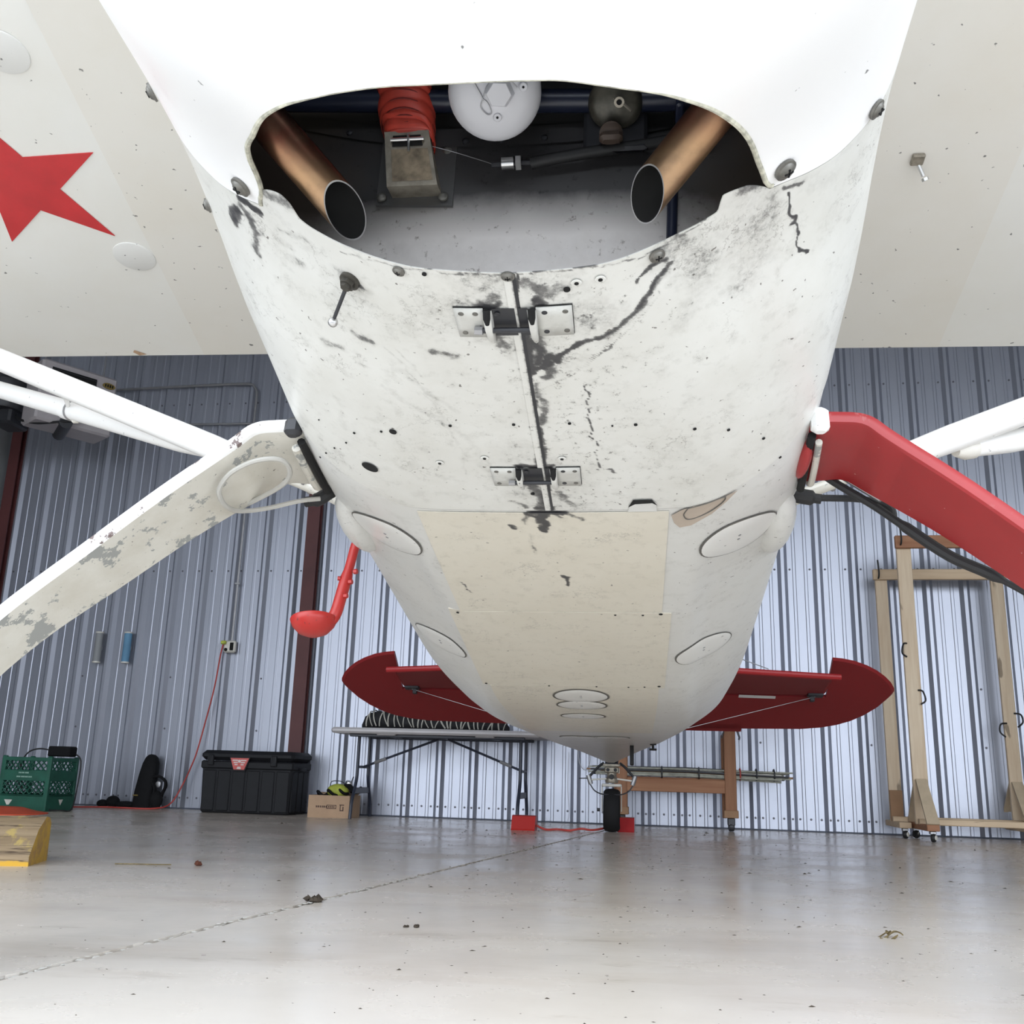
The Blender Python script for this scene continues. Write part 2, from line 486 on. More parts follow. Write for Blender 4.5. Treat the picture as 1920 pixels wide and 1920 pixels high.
# storage chest
CH = tag(empty('storage_chest', H(-3.64, .30, 0), -PSI), 'black plastic storage chest with red winged badge beside the cardboard box', 'storage chest')
ob('body', MB().box((0, 0, .20), (.80, .42, .40), .015, None, 1.03), M['boxblack'], CH)
for i in range(6):
    x = -.335 + i * .134
    ob('rib', MB().box((x, -.214, .19), (.116, .016, .34), .006), M['boxblack'], CH)
for i in range(3):
    ob('rib', MB().box((.408, -.13 + i * .13, .19), (.016, .112, .34), .006), M['boxblack'], CH)
ob('rim', MB().box((0, 0, .405), (.85, .455, .07), .012), M['boxblack'], CH)
lid = ob('lid', MB().box((0, 0, .485), (.86, .465, .085), .03), M['boxblack'], CH)
for x in (-.33, .25):
    lt = ob('latch', MB().box((x, -.238, .445), (.055, .018, .09), .005), M['boxblack'], CH)
    for dx in (-.02, .02): ob('latch_pin', MB().box((x + dx, -.25, .455), (.008, .012, .05), .003), M['dark'], lt)
ob('side_handle', MB().box((.43, 0, .38), (.02, .15, .03), .006), M['boxblack'], CH)
bp = ob('badge_plate', MB().prism([(-.155, -.236, .475), (.035, -.236, .475), (-.005, -.236, .355), (-.115, -.236, .355)], (0, -.008, 0)), M['boxblack'], CH)
ob('badge', MB().prism([(-.145, -.245, .465), (.025, -.245, .465), (-.012, -.245, .367), (-.108, -.245, .367)], (0, -.004, 0)), M['badgered'], bp)
mb = MB()
for sx in (-1, 1):
    for i, zz in enumerate((.445, .427, .409)):
        mb.box((-.06 + sx * (.038 - i * .005), -.2505, zz), (.05 - i * .011, .002, .010))
mb.prism([(-.074, -.250, .392), (-.046, -.250, .392), (-.040, -.250, .372), (-.080, -.250, .372)], (0, -.002, 0))
mb.lathe([(.013, 0), (.013, .003), (.004, .004)], 10, (-.06, -.249, .438), (0, -1, 0))
ob('badge_mark', mb, M['badgewhite'], bp)

# cardboard box and webbing bundle
CB = tag(empty('cardboard_box', H(-2.845, .46, 0), -PSI), 'low brown cardboard box with dark print standing beside the folding table leg', 'box')
mb = MB()
for c_, d_ in (((0, -.148, .09), (.36, .005, .18)), ((0, .148, .09), (.36, .005, .18)), ((-.178, 0, .09), (.005, .30, .18)), ((.178, 0, .09), (.005, .30, .18)), ((0, 0, .004), (.355, .295, .006))): mb.box(c_, d_)
ob('carton', mb, M['card'], CB, smooth=False)
ob('flap', MB().box((0, .10, .186), (.35, .10, .004), 0, Matrix.Rotation(.25, 3, 'X')), M['card'], CB, smooth=False)
mb = MB()
rl = random.Random(4)
x = -.105
for i in range(6):
    wd = rl.choice((.012, .014, .010)); mb.box((x, -.1512, .088), (wd, .001, .016)); x += wd + .005
for c_, d_ in (((.025, -.1512, .101), (.085, .001, .006)), ((.025, -.1512, .075), (.085, .001, .006)), ((-.015, -.1512, .088), (.006, .001, .03)), ((.065, -.1512, .088), (.006, .001, .03))): mb.box(c_, d_)
for i in range(4): mb.box((.002 + i * .015, -.1512, .088), (.010, .001, .013))
for c_, d_ in (((.115, -.1512, .105), (.04, .001, .008)), ((.103, -.1512, .08), (.008, .001, .05)), ((.127, -.1512, .075), (.010, .001, .035)), ((.117, -.1512, .060), (.03, .001, .008))): mb.box(c_, d_)
ob('print', mb, M['ink'], CB, smooth=False)
WB = tag(empty('webbing_bundle', H(-2.80, .44, .17), -PSI), 'heap of lime and dark webbing with a tin lying on the cardboard box', 'webbing')
mb = MB()._ell((-.02, -.02, .045), .1, 12, 8, (1.0, .8, .6)); ob('lime_strap', mb, M['lime'], WB)
mb = MB()
for k_ in range(4):
    mb.tube([(-.13 + .08 * k_ + .05 * math.cos(q), -.06 + .1 * k_ * .3 + .09 * math.sin(q), .02 + .012 * k_ + .02 * math.sin(2 * q)) for q in np.linspace(0, 5.8, 22)], .012, 6)
mb.tube(spline([(.04, -.02, .09), (.10, -.06, .085), (.15, -.08, .03)], 5), .018, 8)
ob('dark_strap', mb, M['nylon'], WB)
ob('tin', MB().lathe([(.03, 0), (.032, .004), (.032, .075), (.029, .08)], 16, (.055, .0, .05), (.25, -.2, 1)), M['steel'], WB)
ob('hook', MB().tube(spline([(.08, .02, .12), (.09, .02, .15), (.10, .01, .165)], 4), .005, 6), M['dark'], WB)
ob('loop', MB().tube(spline([(-.12, .05, .06), (-.11, .06, .12), (-.03, .06, .125), (.02, .05, .10)], 5), .004, 6), M['legpaint'], WB)

# milk crate
CR = tag(empty('milk_crate', H(-5.17, 1.16, 0), -PSI), 'green plastic milk crate with lattice sides and faded print by the wall', 'crate')
WX_, WY_, WZ_ = .44, .40, .43
mb = MB()
for sx in (-1, 1):
    for sy in (-1, 1): mb.box((sx * (WX_ / 2 - .018), sy * (WY_ / 2 - .018), WZ_ / 2), (.036, .036, WZ_), .006)
for z, hgt in ((.405, .03), (.275, .085), (.065, .13), (.12, .02)):
    for sy in (-1, 1): mb.box((0, sy * (WY_ / 2 - .008), z), (WX_ - .03, .014, hgt), .003)
    for sx in (-1, 1): mb.box((sx * (WX_ / 2 - .008), 0, z), (.014, WY_ - .03, hgt), .003)
mb.box((0, 0, .02), (WX_ - .03, WY_ - .03, .012))
ob('crate_frame', mb, M['crate'], CR, sharp=25)
def lattice(W_, z0, z1, place):
    m_ = MB(); hh_ = z1 - z0; x = -W_ / 2 - hh_
    while x < W_ / 2:
        for sg in (1, -1):
            p = []
            for f_ in (0, 1):
                xx = x + hh_ * f_; zz = z0 + hh_ * (f_ if sg > 0 else 1 - f_)
                p.append((xx, zz))
            (xa, za), (xb, zb) = p
            if xb > -W_ / 2 and xa < W_ / 2:
                if xa < -W_ / 2: t_ = (-W_ / 2 - xa) / (xb - xa); xa, za = -W_ / 2, za + (zb - za) * t_
                if xb > W_ / 2: t_ = (W_ / 2 - xa) / (xb - xa); xb, zb = W_ / 2, za + (zb - za) * t_
                m_.beam(place(xa, za), place(xb, zb), .0075, .006)
        x += .05
    return m_
for z0, z1 in ((.315, .392), (.128, .236)):
    for sy in (-1, 1): ob('lattice', lattice(WX_ - .07, z0, z1, lambda x, z: (x, sy * (WY_ / 2 - .008), z)), M['crate'], CR, smooth=False)
    for sx in (-1, 1): ob('lattice', lattice(WY_ - .07, z0, z1, lambda x, z: (sx * (WX_ / 2 - .008), x, z)), M['crate'], CR, smooth=False)
mb = MB(); rl = random.Random(9)
for zz, n_ in ((.297, 7), (.266, 11)):
    x = -.02 - n_ * .004
    for i in range(n_):
        wd = rl.uniform(.006, .013); mb.box((x, -WY_ / 2 - .0015, zz), (wd, .001, .011)); x += wd + .004
ob('print', mb, M['print'], CR, smooth=False)
for x in (-.11, ): ob('handle_slot', MB().prism([(x - .035, -WY_ / 2 - .001, .085), (x + .035, -WY_ / 2 - .001, .085), (x + .01, -WY_ / 2 - .001, .045), (x - .01, -WY_ / 2 - .001, .045)], (0, -.002, 0)), M['cream'], CR, smooth=False)
mb = MB()
mb.prism([(WX_ / 2 + .001, -.03, .09), (WX_ / 2 + .001, .03, .09), (WX_ / 2 + .001, 0, .045)], (.002, 0, 0))
ob('handle_slot', mb, M['cream'], CR, smooth=False)

PA = tag(empty('power_adapter', H(-5.05, 1.10, .431), -PSI), 'black box power adapter lying on top of the green milk crate', 'adapter')
ob('adapter_body', MB().box((.02, 0, .042), (.20, .12, .084), .01), M['nylon'], PA)
ob('cable', MB().tube(spline([(-.08, -.02, .05), (-.16, -.05, .06), (-.22, -.10, .03), (-.235, -.16, -.06), (-.22, -.16, -.16), (-.19, -.16, -.26), (-.16, -.17, -.38), (-.13, -.21, -.418), (.05, -.20, -.420), (.19, -.18, -.420), (.20, -.05, -.415), (.165, .05, -.25), (.16, .06, -.03), (.10, .04, .03)], 6), .006, 8), M['black'], PA)
# orange dish
OD = tag(ob('orange_disc', MB().lathe([(.36, 0), (.36, .006), (.28, .018), (.18, .045), (.05, .052), (.0, .052)], 32), M['orange']), 'flat orange plastic disc on the floor in front of the green crate', 'disc')
OD.location = H(-5.07, 1.78, .0005)
# black bag
BG = tag(empty('black_bag', H(-4.76, .14, 0), -PSI), 'tall narrow black nylon bag standing against the corrugated wall', 'bag')
mb = MB(); P = []
for z, wx, wy, x0, y0 in [(0, .085, .06, 0, -.03), (.02, .09, .065, 0, -.03), (.15, .088, .065, .003, -.02), (.30, .082, .06, .008, .005), (.40, .072, .052, .012, .02), (.45, .055, .04, .010, .03), (.475, .03, .022, .004, .035), (.48, .004, .004, .0, .035)]:
    P.append([(x0 + wx * math.copysign(abs(math.cos(q)) ** .6, math.cos(q)), y0 + wy * math.copysign(abs(math.sin(q)) ** .6, math.sin(q)), z) for q in np.linspace(0, 2 * math.pi, 18, endpoint=False)])
mb.grid(np.array(P), wrap=True); mb.f.append(tuple(range(18)))
ob('bag_body', mb, M['nylon'], BG, sharp=60)
ob('shoulder_strap', MB().tube(spline([(.07, -.03, .27), (.13, -.03, .285), (.19, -.03, .25), (.205, -.03, .20), (.18, -.03, .13), (.145, -.03, .0)], 6), .024, 8, flat=.5), M['nylon'], BG)
ob('shoulder_strap', MB().tube(spline([(.08, -.05, .24), (.12, -.06, .17), (.11, -.06, .09), (.10, -.06, .0)], 6), .02, 8, flat=.5), M['nylon'], BG)
ob('bag_pocket', MB()._ell((.13, -.04, .075), .09, 12, 8, (.7, .55, .95)), M['nylon'], BG)
ob('strap_lining', MB()._ell((.128, -.028, .215), .03, 10, 8, (.9, .2, 1.0)), M['grey'], BG)
ob('zip_label', MB().box((-.045, -.096, .115), (.05, .004, .010)), M['gold'], BG)
mb = MB()._ell((0, 0, .05), .085, 14, 8, (.75, .7, .62))._ell((-.10, .0, .03), .08, 12, 8, (.7, .6, .45))._ell((.13, .0, .028), .10, 12, 8, (1.1, .6, .3))
LB = tag(ob('black_pouch', mb, M['nylon'], sharp=70), 'low black pouch lying on the floor left of the tall bag', 'pouch'); LB.location = H(-5.06, .16, 0); LB.rotation_euler = (0, 0, -PSI)

# outlet and conduit
OU = tag(empty('outlet_box', H(-4.118, .034, 1.49), -PSI), 'small grey electrical outlet box on the wall with a plug in it', 'outlet')
ob('box', MB().box((0, -.025, 0), (.115, .05, .115), .012), M['cream'], OU)
ob('socket', MB().box((.025, -.052, .0), (.036, .006, .075), .004), M['void'], OU)
ob('socket', MB().lathe([(.016, 0), (.016, .006)], 14, (-.03, -.05, -.03), (0, -1, 0)), M['void'], OU)
ob('plug', MB().box((-.052, -.065, .035), (.05, .03, .036), .008), M['lime'], OU)
CD = tag(empty('conduit', H(-4.11, .05, 1.55), -PSI), 'thin grey conduit run up and along the corrugated wall', 'conduit')
ob('pipe', MB().tube(spline([(0, 0, 0), (0, 0, 1.0), (0, 0, 2.2), (.0, 0, 2.50), (-.03, 0, 2.58), (-.11, 0, 2.62), (-.6, 0, 2.62), (-1.6, 0, 2.60)], 5), .013, 10), M['grey'], CD)
ob('pipe', MB().tube([(-.75, 0, 2.20), (.34, 0, 2.185)], .011, 8), M['grey'], CD)
for z in (.55, 1.6): ob('strap', MB().box((0, -.008, z), (.05, .012, .02), .002), M['grey'], CD)
EC = tag(ob('extension_cord', MB().tube(spline([H(-4.175, .09, 1.515), H(-4.20, .075, 1.40), H(-4.23, .07, 1.1), H(-4.29, .07, .75), H(-4.33, .08, .52), H(-4.36, .09, .40), H(-4.42, .11, .22), H(-4.49, .17, .05), H(-4.57, .31, .009), H(-4.80, .40, .009), H(-5.0, .38, .009), H(-5.2, .60, .009), H(-5.3, .7, .009)], 8), .007, 8), M['cordred'], fix=True), 'thin red extension cord hanging from the outlet down to the floor', 'cord')
for nm, a_, mt, lab in (('blue_tube', -5.165, 'bluetube', 'short dusty blue tube with pale end caps hung upright on the wall'), ('pale_tube', -5.465, 'liner', 'short pale grey tube hung upright on the wall left of the blue one')):
    e = tag(empty(nm, H(a_, .075, 1.32), -PSI), lab, 'tube')
    ob('tube_body', MB().lathe([(.036, .012), (.036, .29)], 18), M[mt], e)
    ob('end_cap', MB().lathe([(.038, 0), (.038, .014)], 18).lathe([(.038, .286), (.038, .30)], 18), M['cream'], e)
    ob('wall_clip', MB().box((0, .036, .15), (.03, .04, .04)), M['grey'], e)
# heater
ang = math.atan2(1.14 - .6, -5.66 + 5.30)      # its long face runs out from the wall
HT = tag(empty('unit_heater', H(-5.49, .92, 3.42), -PSI), 'pinkish grey unit heater with a dark louvre and oval badge hung in the corner', 'heater')
RH = Matrix.Rotation(.97, 3, 'Z')
def hb(c, d, ch=0.0):
    return MB().box(tuple(RH @ Vector(c)), d, ch, RH)
ob('cabinet', hb((0, .18, .30), (.72, .34, .60), .02), M['heater'], HT)
ob('louvre', hb((-.06, .008, .43), (.42, .02, .20)), M['void'], HT)
for i in range(4): ob('louvre_blade', hb((-.06, .0, .36 + i * .05), (.42, .02, .008)), M['dark'], HT)
bd = ob('badge', MB().add([tuple(RH @ Vector((p[0] * 1.0 + .27, -.006 + p[1], .50 + p[2]))) for p in [(.062 * math.cos(q), 0, .03 * math.sin(q)) for q in np.linspace(0, 2 * math.pi, 20, endpoint=False)] + [(.062 * math.cos(q), .008, .03 * math.sin(q)) for q in np.linspace(0, 2 * math.pi, 20, endpoint=False)]], [tuple(range(20))] + [(i, (i + 1) % 20, 20 + (i + 1) % 20, 20 + i) for i in range(20)]), M['gold'], HT)
mb = MB()
for i in range(4): mb.box(tuple(RH @ Vector((.235 + i * .023, -.008, .50))), (.012, .004, .028), 0, RH)
ob('badge_letters', mb, M['void'], bd, smooth=False)
ob('burner_tube', MB().tube([(-.02, -.10, .02), (-.30, .22, .02)], .06, 12), M['dark'], HT)
ob('power_cable', MB().tube(spline([(.06, -.02, .06), (-.05, -.12, .02), (-.30, -.16, .0), (-.55, -.10, .10), (-.62, -.05, .35)], 7), .012, 8), M['black'], HT)
for x in (-.28, .28): ob('hanger_rod', MB().tube([tuple(RH @ Vector((x, .18, .6))), tuple(RH @ Vector((x, .18, 1.58)))], .008, 8), M['grey'], HT)
mb = MB()
mb.lathe([(.16, 0), (.17, .02), (.17, .28), (.12, .34)], 18, (0, 0, -.14), (0, 0, 1))
FD = tag(empty('blower_housing', H(-6.15, 1.05, 3.70), -PSI), 'dark round blower housing in the corner beside the heater', 'blower')
ob('drum', mb, M['dark'], FD)
ob('duct', MB().box((.0, .1, -.12), (.22, .3, .30), .02), M['dark'], FD)
ob('rod', MB().tube([(0, 0, .2), (0, 0, 1.30)], .012, 8), M['grey'], FD)

# brown work stand with a bundle of sticks
SH = tag(empty('work_stand', H(.04, .42, 0), -PSI), 'brown wooden stand of two posts and a rail behind the tail wheel', 'stand')
for x in (-.44, .44):
    p = ob('post', MB().box((x, 0, .46), (.095, .09, .70), .006), M['fir'], SH)
    ob('post_shoe', MB().box((x, 0, .135), (.115, .11, .06), .004), M['plydark'], SH)
    ob('caster', MB().box((x, 0, .075), (.06, .06, .06), .006).lathe([(.032, -.02), (.036, -.01), (.036, .01), (.032, .02)], 14, (x, .0, .037), (1, .2, 0)), M['dark'], SH)
    ob('back_post', MB().box((x - .05, .07, .43), (.03, .05, .66), .004), M['fir'], SH)
ob('rail', MB().box((0, -.02, .345), (.80, .04, .105), .004), M['firh'], SH)
ob('rail', MB().box((0, .05, .40), (.80, .09, .02), .004), M['firh'], SH)
ob('white_rag', MB().add([(.40, -.055, .84), (.50, -.055, .84), (.49, -.06, .78), (.47, -.058, .80), (.44, -.06, .785), (.41, -.058, .80), (.40, .0, .845), (.50, .0, .845)], [(0, 1, 2, 3, 4, 5), (0, 6, 7, 1)]), M['cream'], SH, smooth=False)
ob('rag_tail', MB().tube([(.50, -.05, .80), (.52, -.06, .74), (.515, -.06, .72)], .008, 6).tube([(.40, -.05, .80), (.385, -.06, .76), (.375, -.06, .73)], .006, 6), M['dark'], SH)
BS = tag(empty('stick_bundle', H(.13, .40, .412), -PSI), 'bundle of thin weathered sticks lying across the brown wooden stand', 'sticks')
rr = random.Random(12)
for i in range(16):
    y = -.045 + .03 * (i % 4) + rr.uniform(-.006, .006); z = .012 + .018 * (i // 4) + rr.uniform(-.003, .003); x0 = -.78 + rr.uniform(-.05, .08); x1 = .80 + rr.uniform(-.06, .05)
    ob('stick', MB().tube([(x0, y + rr.uniform(-.01, .01), z), ((x0 + x1) / 2, y, z + rr.uniform(-.004, .004)), (x1, y + rr.uniform(-.012, .012), z - .02 + rr.uniform(-.012, .012))], rr.uniform(.006, .0095), 7), M[('stick', 'stick', 'dark', 'cream', 'stick', 'plydark')[i % 6]], BS)
for x, mt in ((-.55, 'cordwhite'), (-.2, 'dark'), (.10, 'dark'), (.43, 'cordred'), (.56, 'dark'), (.70, 'dark')):
    ob('tie', MB().tube([(x, -.002 + .065 * math.cos(q), .036 + .046 * math.sin(q)) for q in np.linspace(0, 2 * math.pi, 17)], .006, 6), M[mt], BS)

# two wooden racks on casters
def rack(a0, b0, wd, hgt, lab, mats, railh, pw):
    e = tag(empty('wooden_rack', H(a0, b0, 0), -PSI), lab, 'rack', 'wooden racks on casters')
    pm, rm, gm, plate = mats
    for sx in (-1, 1):
        x = sx * wd / 2
        ob('post', MB().box((x, 0, .115 + (hgt - .115) / 2), (pw, .038, hgt - .115), .004), pm, e)
        ft = ob('foot_beam', MB().box((x, 0, .10), (.09, .62, .045), .004), rm, e)
        for sy in (-1, 1):
            y = sy * .27
            c_ = ob('caster', MB().box((x, y, .066), (.045, .045, .022), .004), M['grey'], e)
            ob('caster_wheel', MB().lathe([(.012, -.016), (.028, -.014), (.031, -.008), (.031, .008), (.028, .014), (.012, .016)], 16, (x, y - .012, .0315), (1, .5 * sy, 0)), M['black'], c_)
            ob('caster_hub', MB().lathe([(.018, 0), (.016, .006), (.004, .010)], 14, (x + .014, y - .026, .033), (.75, -.6, 0)), M['cream'], c_)
            if not plate or sx > 0: ob('gusset', MB().prism([(x - .04, sy * .02, .44), (x + .04, sy * .02, .44), (x + .045, sy * .30, .12), (x - .045, sy * .30, .12)], (0, sy * .018, .012)), gm, e)
        if plate and sx < 0: ob('splice_board', MB().box((x, -.03, .24), (.10, .022, .24), .003), plate, e)
    ob('bottom_rail', MB().box((0, -.06, .135), (wd + .09, .06, .045), .004), M['pineh'], e)
    ob('top_rail', MB().box((0, -.038, hgt - railh / 2 + .02), (wd + .14, .038, railh), .005), rm, e)
    for sx in (-1, 1):
        x = sx * (wd / 2 + .03)
        ob('hook', MB().tube(spline([(x, -.06, hgt - .06), (x, -.085, hgt - .05), (x, -.10, hgt - .01), (x - .005, -.10, hgt + .09)], 5), .007, 8), M['black'], e)
    return e
r1 = rack(2.265, .22, .93, 2.16, 'pale wooden rack on casters, the lower one nearest the corrugated wall', (M['pine'], M['pineh'], M['ply'], M['plydark']), .09, .098)
for x, z, sg in ((-.495, 1.22, -1), (.435, .86, -1), (.495, .94, 1)):
    ob('hook', MB().tube(spline([(x, -.02, z + .05), (x + sg * .05, -.03, z + .04), (x + sg * .06, -.03, z - .02), (x + sg * .02, -.03, z - .06)], 5), .007, 8), M['black'], r1)
r2 = rack(2.385, .62, .95, 2.36, 'pale wooden rack on casters, the taller one standing in front', (M['pine'], M['firh'], M['ply'], None), .105, .112)
for x, z, sg in ((-.505, 1.45, -1), (-.445, 1.08, 1)):
    ob('hook', MB().tube(spline([(x, -.02, z + .05), (x + sg * .03, -.04, z + .04), (x + sg * .045, -.05, z - .03), (x + sg * .01, -.04, z - .06)], 5), .007, 8), M['black'], r2)
# wires on the wall
WR = tag(ob('loose_wire', MB().tube(spline([H(-.80, .05, .62), H(-.78, .06, .50), H(-.73, .06, .45), H(-.69, .06, .53), H(-.70, .06, .62)], 6), .003, 6).tube(spline([H(-.62, .05, .56), H(-.58, .06, .53), H(-.56, .06, .58)], 6), .003, 6).tube(spline([H(-.88, .05, .60), H(-.885, .05, .30), H(-.87, .05, .10), H(-.88, .06, .02)], 6), .002, 6), M['grey'], fix=True), 'thin grey wire hanging in loops on the wall behind the tail', 'wire')

# chocks on the floor
def chock(name, loc, rz, L_, lab, mat=None, prof=None):
    o = ob(name, MB().prism(prof, (L_, 0, 0)), mat, sharp=25); o.location = loc; o.rotation_euler = (0, 0, rz)
    return o
wp = [(0, -.20, 0), (0, -.205, .035), (0, -.12, .13), (0, -.02, .178), (0, .03, .172), (0, .06, .15), (0, .07, 0)]
m = NT('weathered_timber')
kk = m.noise(3, 6, .6, sc3=(.7, 9, 9))
cc = m.mix(m.ramp(kk, [(.3, 0), (.7, 1)]), (.18, .125, .07), (.32, .24, .15))
yl = m.ramp(m.noise(9, 5, .65), [(.55, 0), (.62, .7)])
cc = m.mix(yl, cc, (.46, .34, .10))
x_, y_, z_ = m.sep()
cc = m.mix(m.ramp(m.math('ADD', z_, m.math('MULTIPLY', m.noise(20, 3), .02)), [(.026, .9), (.032, 0)]), cc, (.62, .36, .03))
ck = m.ramp(m.noise(2.2, 5, .5, sc3=(.5, 12, 12)), [(.485, 0), (.495, .9), (.505, .9), (.515, 0)])
cc = m.mix(ck, cc, (.05, .03, .02))
M['timber'] = m.out(cc, .8)
m = NT('yellow_painted_end')
cc = m.mix(m.ramp(m.noise(16, 6, .7), [(.42, 0), (.62, .75)]), (.60, .37, .06), (.36, .22, .10))
M['yend'] = m.out(cc, .7)
_cr = -PSI + .33; _cc = Vector((-1.84, 4.09, 0)) - Matrix.Rotation(_cr, 3, 'Z') @ Vector((.6, -.205, 0))
YC = tag(chock('wooden_chock', tuple(_cc), _cr, .60, '', M['timber'], wp), 'weathered timber wheel chock with a yellow painted end on the floor', 'chock')
YC.data.materials.append(M['yend'])
for p in YC.data.polygons:
    if abs(p.normal.x) > .8: p.material_index = 1
rp = [(0, -.085, 0), (0, -.09, .012), (0, -.05, .10), (0, -.03, .105), (0, .03, .105), (0, .05, .10), (0, .06, .0)]
RC = []
for nm, a_, b_, ln, lab, mt in (('red_chock', -1.165, 1.32, .175, 'bright red wheel chock on the floor in front of the table leg', M['brightred']), ('red_chock', -.40, 1.02, .125, 'dark red wheel chock on the floor against the tail wheel', M['red'])):
    o = tag(chock(nm, H(a_, b_, 0), -PSI, ln, lab, mt, rp), lab, 'chock', 'red wheel chocks'); RC.append(o)
tag(ob('chock_rope', MB().tube(spline([H(-.99, 1.32, .035), H(-.92, 1.30, .008), H(-.84, 1.26, .010), H(-.74, 1.30, .008), H(-.66, 1.26, .02), H(-.58, 1.22, .012), H(-.48, 1.10, .025), H(-.40, 1.03, .03)], 8), .008, 8), M['cordred'], fix=True), 'red rope lying on the floor between the two red chocks', 'rope')

# bits on the floor
def lump(name, loc, r, mat, lab, cat, seed, n=5):
    rr = random.Random(seed); mb = MB()
    for i in range(n):
        c_ = (rr.uniform(-1, 1) * r * (.75 if n > 1 else .1), rr.uniform(-1, 1) * r * .4, r * rr.uniform(.12, .3)); q = r * rr.uniform(.3, .6)
        t_ = MB().ball((0, 0, 0), q, 6, 4)
        mb.add([(c_[0] + p[0] * rr.uniform(.5, 1.5), c_[1] + p[1] * rr.uniform(.5, 1.5), max(0, c_[2] + p[2] * rr.uniform(.4, 1.2))) for p in t_.v], t_.f)
    o = tag(ob(name, mb, mat, sharp=10), lab, cat); o.location = (loc[0], loc[1], .0003)
    return o
lump('mud_clump', (-.585, 3.29), .030, M['mud'], 'dark crumbly clump of mud on the floor left of the joint', 'mud', 1, 8)
lump('rusty_pebble', (-1.25, 4.30), .045, M['rust'], 'small rusty brown pebble on the floor far left of the joint', 'pebble', 2, 1)
lump('mud_clump', (-.215, 2.83), .012, M['mud'], 'tiny dark mud crumb on the floor right of the joint', 'mud', 3, 4)
lump('mud_clump', (-.247, 2.83), .008, M['mud'], 'smallest dark mud crumb beside a larger crumb right of the joint', 'mud', 5, 2)
lf = MB()
for i in range(5):
    q = i * 1.25; R_ = Matrix.Rotation(q, 3, 'Z')
    P = np.array([[tuple(R_ @ Vector((x, (k_ - 1) * .008 * math.sin(math.pi * x / .04), .004 + .010 * math.sin(3 * x / .04 + i) + .004 * abs(k_ - 1)))) for k_ in range(3)] for x in np.linspace(.001, .04, 6)])
    lf.grid(P)
o = tag(ob('dry_leaf', lf, M['leaf'], fix=False), 'curled dry brown leaf on the shiny floor under the tail', 'leaf'); o.location = (1.06, 2.90, .0)
o = tag(ob('twig', MB().tube([(-.10, 0, .003), (-.03, .006, .003), (.05, .004, .003), (.12, .012, .003)], .0022, 6), M['leaf']), 'thin dry twig on the floor beside the rusty pebble', 'twig'); o.location = (-1.47, 4.28, 0); o.rotation_euler = (0, 0, .1)
rr = random.Random(21); mb = MB()
for i in range(700):
    y = rr.uniform(1.05, 8.3); x = rr.gauss(.45, .9) * (.4 + y * .22) * .8
    if y > 1.6 and rr.random() < .25: x = rr.uniform(-.5, .5) * y
    q = rr.uniform(.0010, .0021) * (.6 + .2 * y) * (2.2 if rr.random() < .1 else 1); el = rr.uniform(1, 2.6); an = rr.uniform(-.6, .6)
    t_ = [(-q * el, 0, 0), (0, -q * .7, 0), (q * el, q * .2, 0), (0, q * .8, 0), (rr.uniform(-q, q) * .4, 0, q * rr.uniform(.4, .9))]
    ca, sa = math.cos(an), math.sin(an)
    mb.add([(x + p[0] * ca - p[1] * sa, y + p[0] * sa + p[1] * ca, p[2] + .0002) for p in t_], [(0, 1, 4), (1, 2, 4), (2, 3, 4), (3, 0, 4)])
o = ob('floor_grit', mb, M['mud'], smooth=False); tag(o, 'dark grit and crumbs scattered over the shiny concrete floor', 'grit'); o['kind'] = 'stuff'

